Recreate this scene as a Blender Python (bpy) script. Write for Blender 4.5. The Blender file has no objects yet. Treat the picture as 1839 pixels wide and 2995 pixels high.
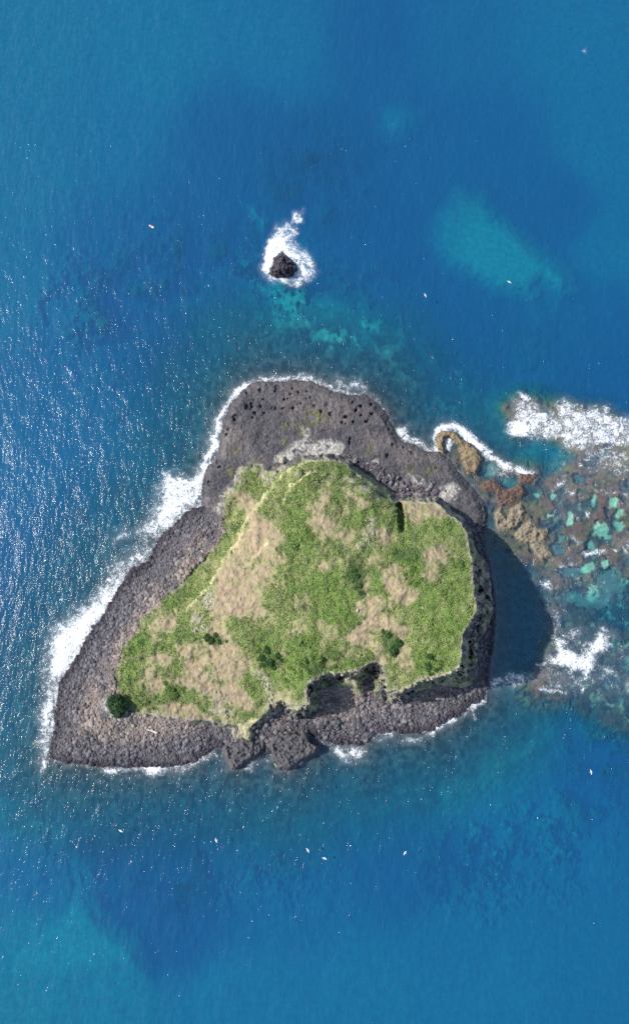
import bpy, math, random
import numpy as np
from math import radians
random.seed(7); rng = np.random.default_rng(7)
C = bpy.context.scene.collection
sc = bpy.context.scene

# ------------------------------------------------------------------ camera
W_, H_ = 1839.0, 2995.0          # photograph size; outlines below are traced in its pixels
F_ = 2311.0                      # focal length in those pixels
TH = radians(9.56)               # pitch away from straight down
ALT = 380.0
cam = bpy.data.cameras.new('camera'); co = bpy.data.objects.new('camera', cam); C.objects.link(co)
cam.sensor_fit = 'VERTICAL'; cam.sensor_height = 24.0; cam.lens = 24.0 * F_ / H_
cam.clip_start = 1; cam.clip_end = 30000
co.location = (0, 0, ALT); co.rotation_euler = (TH, 0, 0)
sc.camera = co

# ------------------------------------------------------------------ light
SUN_EL, SUN_ROT_DEG = 42.0, 7.5       # sun stands left of the frame, shadows fall to the right
sd = np.array([-math.cos(radians(SUN_EL))*math.cos(radians(SUN_ROT_DEG)),
               math.cos(radians(SUN_EL))*math.sin(radians(SUN_ROT_DEG)), math.sin(radians(SUN_EL))])
sun = bpy.data.lights.new('sun', 'SUN'); so = bpy.data.objects.new('sun', sun); C.objects.link(so)
sun.energy = 4.4; sun.angle = radians(0.5); sun.color = (1.0, 0.955, 0.88)
import mathutils
so.rotation_euler = mathutils.Vector(sd).to_track_quat('Z', 'Y').to_euler()
so.location = (-300, 0, 300)
wd = bpy.data.worlds.new('World'); sc.world = wd; wd.use_nodes = True
nt = wd.node_tree; nt.nodes.clear()
sky = nt.nodes.new('ShaderNodeTexSky'); sky.sky_type = 'NISHITA'; sky.sun_disc = False
sky.sun_elevation = radians(SUN_EL); sky.sun_rotation = math.atan2(sd[0], sd[1])
bg = nt.nodes.new('ShaderNodeBackground'); bg.inputs['Strength'].default_value = 0.15
ow = nt.nodes.new('ShaderNodeOutputWorld')
nt.links.new(sky.outputs[0], bg.inputs['Color']); nt.links.new(bg.outputs[0], ow.inputs[0])
sc.cycles.use_denoising = False
sc.view_settings.view_transform = 'Standard'; sc.view_settings.look = 'None'
sc.view_settings.exposure = 0.3; sc.view_settings.gamma = 1.0

# ------------------------------------------------------------------ helpers
cT, sT = math.cos(TH), math.sin(TH)
def at(u, v, z):
    """photo pixel + height -> world point"""
    dx = u - W_/2; dy = -(v - H_/2); dz = -F_
    wy = dy*cT - dz*sT; wz = dy*sT + dz*cT
    t = (z - ALT)/wz
    return dx*t, wy*t
def px(x, y, z=0.0):
    zz = z - ALT
    cy = y*cT + zz*sT; cz = -y*sT + zz*cT
    return W_/2 + F_*x/(-cz), H_/2 - F_*cy/(-cz)

def Z(x0, y0, s, pts):
    return [(x0 + s*p[0], y0 + s*p[1]) for p in pts]
SA = 600/1512.
def ZA(p): return Z(500, 1050, SA, p)
def ZB(p): return Z(1000, 1050, SA, p)
def ZC(p): return Z(80, 1450, .41, p)
def ZD(p): return Z(80, 1850, .41, p)
def ZE(p): return Z(600, 1850, SA, p)
def ZF(p): return Z(1100, 1850, .4888, p)
def ZG(p): return Z(1340, 1100, .33, p)
def ZH(p): return Z(1340, 1500, .33, p)
def ZK(p): return Z(600, 1300, SA, p)
def ZL(p): return Z(300, 1700, SA, p)
def ZM(p): return Z(900, 1600, SA, p)
def ZS(p): return Z(650, 550, 400/1512., p)
def ZN(p): return Z(1000, 0, 839/1512., p)
def ZO(p): return Z(0, 2200, 700/1512., p)
def D(p):  return [(a*1.2163, b*1.2163) + tuple(r) for a, b, *r in p]

def sdf(poly, u, v, pad=60.0):
    """signed distance in pixels, positive inside, -pad beyond the padding"""
    P = np.asarray(poly, float)
    out = np.full(u.shape, -pad)
    m = (u > P[:,0].min()-pad) & (u < P[:,0].max()+pad) & (v > P[:,1].min()-pad) & (v < P[:,1].max()+pad)
    if not m.any(): return out
    a = u[m]; b = v[m]
    d2 = np.full(a.shape, 1e12); ins = np.zeros(a.shape, bool)
    n = len(P)
    for i in range(n):
        x0, y0 = P[i]; x1, y1 = P[(i+1) % n]
        ex, ey = x1-x0, y1-y0; L = ex*ex+ey*ey + 1e-9
        t = np.clip(((a-x0)*ex + (b-y0)*ey)/L, 0, 1)
        q = (a-x0-t*ex)**2 + (b-y0-t*ey)**2
        np.minimum(d2, q, out=d2)
        c = (y0 > b) != (y1 > b)
        if y1 != y0:
            ins ^= c & (a < (x1-x0)*(b-y0)/(y1-y0) + x0)
    d = np.sqrt(d2)
    out[m] = np.clip(np.where(ins, d, -d), -pad, None)
    return out
def linedist(pts, u, v, pad=60.0):
    """distance to polyline, signed: positive on the right-hand side (image axes), and position along it"""
    P = np.asarray(pts, float)
    d2 = np.full(u.shape, pad*pad); sg = np.ones(u.shape); al = np.zeros(u.shape)
    m = (u > P[:,0].min()-pad) & (u < P[:,0].max()+pad) & (v > P[:,1].min()-pad) & (v < P[:,1].max()+pad)
    a = u[m]; b = v[m]; dd = d2[m]; ss = sg[m]; aa = al[m]; n = len(P)-1
    for i in range(n):
        x0, y0 = P[i]; x1, y1 = P[i+1]
        ex, ey = x1-x0, y1-y0; L = ex*ex+ey*ey
        t = np.clip(((a-x0)*ex + (b-y0)*ey)/L, 0, 1)
        q = (a-x0-t*ex)**2 + (b-y0-t*ey)**2
        cr = ex*(b-y0) - ey*(a-x0)
        k = q < dd
        dd[k] = q[k]; ss[k] = np.sign(cr[k]); aa[k] = (i + t[k])/n
    d2[m] = dd; sg[m] = ss; al[m] = aa
    return np.sqrt(d2), sg, al
def S(x, a=0.0, b=1.0):
    t = np.clip((x-a)/(b-a), 0, 1); return t*t*(3-2*t)
def vnoise(u, v, sc_, seed):
    r = np.random.default_rng(seed); N = 256
    g = r.random((N, N))
    x = u/sc_ + 1000.37; y = v/sc_ + 1000.71
    xi = np.floor(x).astype(int); yi = np.floor(y).astype(int)
    fx = x-xi; fy = y-yi; fx = fx*fx*(3-2*fx); fy = fy*fy*(3-2*fy)
    x0 = xi % N; x1 = (xi+1) % N; y0 = yi % N; y1 = (yi+1) % N
    return (g[y0,x0]*(1-fx)+g[y0,x1]*fx)*(1-fy) + (g[y1,x0]*(1-fx)+g[y1,x1]*fx)*fy
def fbm(u, v, sc_, octv=4, seed=1, gain=.5):
    s = 0; a = 1; t = 0
    c, n = math.cos(.6), math.sin(.6)
    for k in range(octv):
        s = s + a*vnoise(u, v, sc_, seed+k*17); t += a; a *= gain; sc_ /= 2.03
        u, v = u*c - v*n, u*n + v*c
    return s/t
def ridged(u, v, sc_, octv=4, seed=1):
    s = 0; a = 1; t = 0
    c, n = math.cos(.6), math.sin(.6)
    for k in range(octv):
        s = s + a*(1-np.abs(2*vnoise(u, v, sc_, seed+k*17)-1)); t += a; a *= .55; sc_ /= 2.03
        u, v = u*c - v*n, u*n + v*c
    return s/t
def lin(r, g, b):
    f = lambda c: ((c/255+.055)/1.055)**2.4 if c/255 > .04045 else c/255/12.92
    return np.array([f(r), f(g), f(b)])
def tps(pts):
    P = np.array([(a/500., b/500.) for a, b, _ in pts]); z = np.array([p[2] for p in pts], float); n = len(P)
    def U(r2): return np.where(r2 > 1e-12, .5*r2*np.log(np.maximum(r2, 1e-12)), 0)
    K = U(((P[:,None]-P[None])**2).sum(-1)) + np.eye(n)*1e-4
    A = np.zeros((n+3, n+3)); A[:n,:n] = K; A[:n,n] = 1; A[:n,n+1:] = P; A[n,:n] = 1; A[n+1:,:n] = P.T
    w = np.linalg.solve(A, np.concatenate([z, np.zeros(3)]))
    def ev(u, v):
        x = u/500.; y = v/500.; s = w[n] + w[n+1]*x + w[n+2]*y
        for i in range(n): s = s + w[i]*U((x-P[i,0])**2 + (y-P[i,1])**2)
        return s
    return ev

# ------------------------------------------------------------------ traced outlines
LAND = [(591,1419),(597,1375),(631,1336),(641,1304),(647,1272),(655,1225),(671,1185),(698,1153),(722,1125),(758,1113),
 (817,1113),(865,1109),(917,1117),(976,1143),(1028,1153),(1075,1157),(1099,1173),(1131,1209),(1151,1252),(1171,1288),
 (1206,1296),(1238,1316),(1286,1324),(1317,1344),(1337,1371),(1357,1403),(1393,1439),(1413,1467),(1421,1506),(1417,1536),
 (1410,1580),(1430,1650),(1448,1760),(1445,1860),(1430,1950),(1425,2010),(1413,2045),(1374,2065),(1340,2094),(1310,2108),
 (1261,2138),(1198,2148),(1156,2140),(1096,2144),(1080,2167),(1056,2179),(997,2179),(957,2171),(937,2163),(905,2150),
 (905,2175),(929,2179),(925,2199),(894,2215),(874,2231),(846,2251),(814,2249),(798,2207),(775,2195),(759,2207),(719,2227),
 (699,2247),(679,2247),(660,2215),(652,2191),(624,2183),(609,2203),(564,2231),(490,2244),(400,2244),(301,2244),(203,2231),
 (142,2219),(150,2178),(162,2129),(158,2096),(166,2055),(174,1989),(182,1979),(199,1954),(228,1913),(256,1860),(301,1798),
 (326,1753),(346,1716),(379,1667),(433,1639),(449,1610),(465,1569),(515,1528),(543,1495),(592,1479)]
SHELF = LAND[:30] + [(1330,1520),(1250,1440),(1010,1450),(800,1500),(655,1510),(592,1479)]
TOP = [(655,1451),(698,1407),(710,1363),(778,1375),(809,1390),(845,1363),(857,1355),(897,1346),(968,1340),(1012,1355),
 (1024,1367),(1071,1403),(1119,1436),(1150,1469),(1171,1463),(1222,1467),(1270,1467),(1294,1486),(1317,1510),(1345,1523),
 (1366,1560),(1372,1600),(1380,1648),(1383,1714),(1394,1784),(1380,1813),(1353,1850),(1350,1900),(1344,1953),(1300,1975),
 (1256,1987),(1212,1999),(1180,2020),(1140,2030),(1132,2031),(1124,2010),(1118,1985),(1116,1945),(1088,1937),(1062,1955),
 (1052,1967),(997,1969),(969,1975),(929,1987),(905,2003),(894,2068),(854,2072),(822,2052),(794,2064),(775,2088),(759,2104),
 (731,2128),(727,2167),(691,2160),(695,2122),(613,2108),(531,2104),(449,2096),(383,2084),(322,2075),(318,2047),(338,2026),
 (336,1963),(351,1913),(375,1868),(408,1823),(441,1790),(511,1721),(572,1655),(629,1594),(654,1561),(650,1500)]
SPUR = ZE([(985,345),(1010,290),(1080,270),(1150,280),(1165,400),(1150,450),(1110,440),(1060,400),(1000,415),(960,375)])
LEDGE1 = ZE([(130,850),(200,800),(320,800),(430,830),(400,900),(300,950),(250,1000),(200,1000),(150,920)])
LEDGE2 = ZE([(490,770),(560,740),(690,745),(750,730),(770,810),(835,830),(820,880),(740,920),(690,960),(620,1012),(540,1005),(520,950),(500,900),(480,850)])
LEDGE3 = ZE([(830,640),(870,610),(950,610),(1000,650),(980,700),(900,720),(820,710)])
CROOK = ZB([(700,560),(740,530),(830,535),(870,580),(960,640),(1020,700),(1030,760),(980,850),(930,830),(890,770),(880,690),(830,610),(790,575),(750,580),(740,640),(750,690),(710,670),(695,610)])
OUT1 = ZG([(190,980),(260,920),(330,940),(420,1000),(560,960),(600,1040),(520,1110),(450,1155),(370,1130),(310,1040)])
OUT2 = ZG([(320,1210),(370,1160),(400,1220),(425,1280),(470,1180),(560,1140),(590,1190),(570,1260),(520,1330),(440,1370),(360,1370),(330,1330)])
OUT3 = ZG([(560,1330),(640,1270),(700,1350),(800,1340),(790,1440),(720,1500),(600,1480),(500,1420)])
OUT4 = ZG([(640,1500),(700,1500),(820,1530),(830,1600),(740,1640),(690,1580)])
OUT5 = ZG([(520,860),(680,860),(700,900),(640,950),(560,960)])
REEF = [(1290,1345),(1330,1330),(1390,1330),(1450,1345),(1500,1375),(1565,1375),(1580,1400),(1640,1380),(1680,1330),(1640,1290),(1560,1250),(1500,1270),
 (1480,1190),(1530,1160),(1620,1180),(1720,1185),(1839,1235),(2150,1300),(2150,2130),(1839,2140),(1750,2120),(1660,2060),(1560,2050),(1540,2030),(1560,2000),(1585,1960),(1615,1890),(1615,1790),(1580,1700),(1520,1630),(1475,1570),(1445,1510),(1420,1440),(1370,1380)]  # west edge drawn along the cliff's cast shadow, so the shade shapes it
POOLS = [(x,y,rx,ry,d) for x,y,rx,ry,d in [
 (690,1050,32,26,2.5),(825,1080,28,32,2.2),(1190,1110,32,52,2.2),(1360,1130,46,50,1.8),(1420,1210,34,38,2.),(800,1225,36,26,2.),
 (975,1265,40,60,1.9),(1255,1345,75,52,1.5),(1415,1340,45,45,2.2),(1205,960,18,22,2.),(1060,915,50,50,3.),(260,830,90,70,2.8),(440,940,80,50,3.2),(900,1440,50,40,2.8),
 (1160,1500,36,40,2.6),(870,1540,70,50,3.)]]
POOLST = [(1340+.33*x, 1100+.33*y, .33*a, .33*b, d) for x,y,a,b,d in POOLS] + \
 [(1340+.33*x, 1500+.33*y, .33*a, .33*b, d) for x,y,a,b,d in [(1140,500,60,50,2.),(1300,450,45,40,2.),(1190,690,60,90,2.2),(1330,620,160,110,3.2),(1000,520,120,70,3.4),(1270,180,80,60,2.2),(1000,750,160,60,3.6),(1200,780,200,80,3.6)]]
POTS = [(500+SA*x, 1050+SA*y, SA*r*1.15) for x,y,r in [
 (795,215,20),(940,245,14),(775,240,12),(1200,240,14),(1150,200,12),(715,200,14),(660,235,14),(685,300,12),(740,365,11),(770,360,12),(830,365,12),(900,365,10),
 (915,310,10),(860,290,10),(830,297,10),(960,325,12),(1000,290,10),(1030,285,9),(1060,345,12),(1110,385,12),(1180,405,20),(1290,425,18),(1260,465,9),(1285,472,9),(1340,465,12),(1360,385,13),(1400,350,13),
 (1440,465,13),(1470,340,12),(1400,415,9),(1480,400,9),(665,355,15),(600,340,22),(560,355,20),(590,365,18),(480,430,24),(465,450,16),(620,400,14),(600,430,12),(880,255,9),(690,400,10),(560,250,12),(900,215,10),(1340,320,10),(420,520,12),(410,560,11),(1000,240,9),(350,760,16),(360,800,12),(285,915,22)]] + \
 [(1000+SA*x, 1050+SA*y, SA*r*1.15) for x,y,r in [(135,350,12),(98,385,12),(140,415,10),(30,425,16),(82,465,11),(180,467,14),(215,405,10),(320,470,10),(450,650,12),(520,692,17),(375,635,16),(330,715,18),(60,590,18),(60,620,18),(210,340,10),(345,520,8),(690,800,9),(765,970,10)]]
top_h = tps([(655,1451,6),(710,1363,5),(790,1400,10),(660,1560,6),(600,1650,6.5),(560,1680,5.2),(480,1760,5),(400,1830,4.8),(350,1900,4.8),(335,2000,4.6),(320,2060,4.2),
 (450,2090,5),(600,2110,5.5),(690,2130,7),(760,2080,11),(730,2160,4.5),(690,1500,9),(720,1470,10),(760,1400,8),(860,1360,14),(1000,1352,14),(970,1400,18),
 (1024,1380,14.5),(1075,1410,14.5),(1119,1440,14.5),(1085,1440,19.5),(1150,1490,18),(1200,1480,15),(1250,1475,15),(1300,1490,16),(1345,1540,19),(1365,1600,26),(1380,1700,35),(1388,1790,41),
 (1350,1860,41),(1340,1940,39),(1280,1980,34),(1200,2010,28),(1110,2025,25),(960,1975,25),(900,2000,25),(880,2060,22),(820,2040,17),(800,1990,18),(750,1900,19),(600,1900,13),
 (480,1850,9),(880,1500,21),(900,1700,27),(1000,1850,30),(1150,1700,33),(1250,1850,38),(1100,1560,25),(720,1700,19),(640,1790,16),(560,2000,9.5),(700,2000,13.5),(420,2000,6.5),
 (780,1560,19),(1250,1600,27),(1050,1500,22),(1180,1590,25)])
SCARP1 = ZK([(900,110),(740,130),(620,180),(530,262),(460,345),(400,430),(330,510),(270,630),(220,750),(160,830),(90,950),(20,1050)]) + ZL([(720,90),(640,180),(590,280)])
SCARP2 = ZK([(840,190),(740,222),(650,290),(605,370),(560,465)])
SCARP3 = ZK([(480,700),(400,780),(320,860)])
RIDGE = ZB([(40,880),(120,905),(200,960),(270,1010),(340,1060),(400,1095)])
GULLY = ZB([(420,1080),(430,1150),(440,1230),(430,1290)])

# ground colours on the headland: (outline, colour key, softness)
TAN = [ZK([(420,500),(470,560),(560,700),(560,820),(500,1000),(400,1080),(440,1240),(300,1260),(300,1000),(380,800),(380,600)]), ZL([(560,480),(700,450),(760,560),(780,700),(900,800),(880,900),(760,800),(640,720),(600,600)]),
 ZK([(330,520),(420,500),(440,600),(390,700),(440,800),(360,880),(330,1000),(340,1160),(250,1260),(60,1260),(60,1060),(150,860),(240,720),(290,600)]),
 ZL([(850,60),(1090,20),(1080,200),(950,260),(900,330),(1000,450),(1060,600),(1000,760),(1110,900),(1080,950),(960,850),(880,740),(770,690),(800,560),(740,470),(780,330),(850,200)]),
 ZL([(370,330),(460,260),(540,230),(520,310),(420,370),(370,430)]),
 ZL([(350,570),(420,520),(510,520),(500,610),(430,620)]), ZL([(300,680),(380,620),(430,700),(430,770),(340,820),(310,760)]),
 ZL([(430,920),(520,880),(660,930),(800,1000),(760,1040),(560,1010)]), ZL([(550,740),(640,710),(700,760),(640,800)]),
 ZL([(900,780),(1000,790),(1100,880),(1150,960),(1060,930),(960,900)]),
 ZM([(570,160),(630,140),(680,180),(700,300),(780,350),(760,400),(690,420),(620,380),(590,280)]),
 ZM([(380,400),(520,385),(600,450),(540,480),(620,560),(740,620),(740,860),(700,880),(640,850),(650,780),(690,700),(640,680),(600,610),(500,600),(430,640),(480,700),(560,740),(560,830),(510,830),(490,760),(400,740),(330,650),(340,590),(390,520)]),
 ZM([(900,0),(980,0),(990,80),(930,150),(910,240),(850,230),(840,170),(880,100)]),
 ZK([(780,480),(850,430),(860,340),(900,340),(860,500),(960,620),(1050,690),(950,700),(830,620),(770,540)]),
 ZK([(1010,330),(1100,340),(1200,430),(1150,450),(1040,390)]),
 ZB([(450,1050),(560,1040),(680,1050),(760,1120),(740,1200),(620,1180),(560,1240),(470,1180)]),
 ZK([(1200,600),(1300,640),(1390,690),(1300,720),(1180,660)]), ZK([(200,340),(330,360),(380,440),(280,440),(180,400)]),
 ZK([(850,860),(960,870),(940,930),(870,910)]), ZK([(1140,960),(1200,980),(1160,1060),(1110,1040)]), ZK([(100,110),(170,90),(180,140),(130,150)])]
LUSH = [ZK([(850,400),(950,360),(1100,440),(1230,480),(1210,580),(1080,640),(920,600),(850,520)]), ZK([(640,480),(760,540),(830,680),(780,800),(640,780),(540,760),(540,580)]),
 ZK([(620,1050),(900,940),(1090,900),(1120,1160),(900,1260),(640,1260)]), ZM([(0,420),(330,480),(330,700),(480,780),(420,880),(160,900),(0,840)]),
 ZM([(930,150),(1150,180),(1210,300),(1210,560),(1100,720),(900,640),(800,520),(780,420),(850,300)]), ZM([(800,760),(1080,780),(1060,900),(900,960),(780,900)]),
 ZM([(620,60),(840,120),(840,260),(760,330),(690,250),(640,140)]),
 ZL([(110,600),(180,450),(280,330),(400,200),(540,80),(600,40),(520,180),(400,260),(340,420),(300,560),(200,640),(190,720),(100,760)]),
 ZL([(520,540),(640,420),(740,500),(760,600),(740,700),(600,720),(520,640)]), ZL([(1180,480),(1400,440),(1512,300),(1512,760),(1300,750),(1180,640)]),
 ZE([(400,100),(520,60),(1080,0),(1150,120),(1250,170),(1200,280),(920,300),(760,360),(540,390),(490,290),(410,240)]), ZE([(580,440),(740,420),(740,540),(620,540)])]
DARKG = [ZE([(400,150),(470,120),(580,180),(560,240),(480,270),(410,240)]), ZE([(740,220),(900,200),(900,290),(820,320),(760,280)]),
 ZM([(540,610),(620,610),(690,690),(680,740),(640,810),(580,790),(560,720)]), ZL([(760,400),(860,390),(930,440),(850,480),(760,450)]), ZL([(460,790),(540,790),(580,860),(540,890),(460,840)]),
 ZM([(300,100),(420,180),(400,380),(330,330),(280,200)]), ZM([(620,0),(850,20),(840,120),(640,100)]), ZB([(60,790),(180,880),(330,990),(400,1090),(200,950),(60,860)])]  # last outline: dark green slope with the ridge's shade painted in
STONY = [ZK([(1180,540),(1260,550),(1260,640),(1210,760),(1120,780),(1130,680)]), ZL([(720,90),(800,50),(830,110),(800,210),(740,190)]), ZL([(660,230),(760,240),(770,360),(650,380)]),
 ZK([(820,200),(1100,240),(1270,350),(1290,420),(1150,350),(950,280)]), ZL([(760,800),(930,820),(940,880),(1000,940),(900,1000),(760,940),(860,880)]),
 ZL([(1090,660),(1160,650),(1260,790),(1300,880),(1200,960),(1240,840)]), ZK([(380,150),(520,220),(470,330),(400,300)])]
MOSS = [ZA([(1000,350),(1080,370),(1150,410),(1150,460),(1040,480),(1000,540),(940,590),(910,570),(980,480)]), ZA([(800,600),(850,590),(855,630),(810,640)]), ZA([(450,650),(500,680),(480,720),(450,700)]),
 ZA([(400,800),(460,800),(450,850),(410,850)]), ZB([(180,620),(240,640),(230,690),(190,690)]), ZB([(480,790),(540,800),(530,850),(470,860)]), ZB([(590,800),(680,790),(690,850),(620,870)]), ZA([(800,490),(950,470),(940,510),(820,520)]),
 ZA([(530,790),(640,790),(760,830),(740,900),(640,940),(560,960),(500,900)])]
SALT = [ZA([(900,640),(960,600),(1050,620),(1180,590),(1260,650),(1250,720),(1100,730),(950,740),(900,760),(760,770),(780,720)]), ZA([(970,510),(1010,530),(1030,590),(980,600)]), ZB([(490,850),(560,870),(610,930),(520,930)]),
 ZB([(720,950),(800,910),(880,960),(800,1060),(700,1050)]), ZB([(230,750),(260,750),(250,780),(230,770)]), ZD([(520,540),(560,450),(590,560),(700,580),(780,610),(620,610)]), ZA([(320,1100),(390,1090),(390,1120),(330,1120)])]
GOLD = [ZE([(230,680),(330,640),(400,640),(330,700),(320,790),(220,790)])]
SANDS = [(ZN([(600,990),(760,1020),(830,1130),(930,1200),(1050,1310),(1210,1440),(1220,1530),(1150,1560),(1060,1500),(1000,1560),(820,1540),(690,1470),(560,1420),(470,1270),(500,1130),(570,1060)]), 22, .85),
 (ZN([(220,570),(330,550),(430,600),(370,690),(260,740),(220,680)]), 22, .6),
 (ZO([(440,690),(500,690),(560,800),(590,920),(650,1030),(760,1130),(900,1210),(900,1400),(0,1500),(0,1250),(150,1080),(400,980),(450,850)]), 26, .78),
 (ZS([(280,200),(380,190),(480,290),(540,400),(460,480),(340,360)]), 8, .8), (ZS([(380,1010),(700,1080),(900,1060),(900,1180),(720,1330),(560,1260),(380,1110)]), 12, 1.1),
 (ZS([(960,1380),(1120,1350),(1300,1220),(1450,1300),(1420,1440),(1200,1480),(1020,1500)]), 20, .6),
 (ZG([(560,560),(700,560),(720,700),(620,800),(520,760),(480,660)]), 30, .75)]
DARKBED = [(a*1.2163, b*1.2163, r*1.2163, k) for a, b, r, k in [(260,1300,230,.85),(130,1650,170,.85),(330,1020,160,.7),(760,400,130,.7),(950,860,160,.6),(420,2000,200,.5),(1250,880,160,.5),(180,2050,140,.6)]]
MOTTLE = [(a*1.2163, b*1.2163, r*1.2163) for a, b, r in [(860,800,140),(690,720,90),(1000,930,150),(1180,1010,110),(560,640,90),(400,640,90),(760,760,110),(880,880,110),(700,860,70),(760,430,120),(1150,2060,120),(1350,2010,120),(1430,1800,110),(60,1990,90),(420,2080,130),(650,2020,140),(250,750,120),(600,850,120)]]
LIGHT = D([(100,100,.6),(400,120,.6),(700,100,.45),(900,100,.15),(1100,100,.33),(1400,100,.46),(60,400,.55),(300,300,.45),(550,330,.15),(750,400,.05),(1000,350,.15),(1200,350,.2),(1450,350,.46),
 (300,600,.25),(500,550,.15),(900,550,.05),(1350,500,.15),(1480,600,.5),(1450,750,.2),(950,700,.15),(1100,850,.1),(1450,900,.1),(150,900,.3),(400,850,.1),(600,750,.2),(700,700,.4),(860,800,.3),(750,850,.1),
 (1000,930,.15),(200,1300,.15),(100,1600,.1),(1250,1080,.4),(1200,1900,.38),(900,1900,.22),(1450,1850,.2),(700,2000,.2),(400,1950,.05),(100,1900,.25),(250,2050,.05),(50,2020,.35),(300,2200,.1),(400,2250,.05),
 (700,2200,.33),(1000,2100,.18),(1400,2100,.35),(200,2150,.3),(100,2300,.8),(300,2400,.72),(600,2400,.55),(900,2400,.52),(1200,2400,.48),(1450,2400,.38),(1100,2250,.4),(50,2420,.85),(0,1100,.35),(0,700,.5)])
def light_field(u, v):
    s = 0; w = 0
    for a, b, l in LIGHT:
        k = 1/(((u-a)**2+(v-b)**2)/150.**2 + .15)**2
        s = s + k*l; w = w + k
    return s/w

COL = {k: lin(*c) for k, c in dict(grass=(124,137,84), lush=(108,132,68), dark=(84,106,62), dry=(140,141,98), tan=(152,135,112), stone=(150,144,126), cliff=(88,86,90),
  shelf=(94,92,94), shelf2=(74,72,77), beach=(99,96,100), beach2=(146,133,124), moss=(106,106,66), salt=(178,174,166), gold=(190,180,142), wet=(62,58,66),
  reefa=(98,82,78), reefb=(96,90,72), reefc=(102,84,76), rdry=(140,130,112), crook=(140,124,98), sand=(176,178,150), sea_rock=(50,56,60)).items()}

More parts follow.
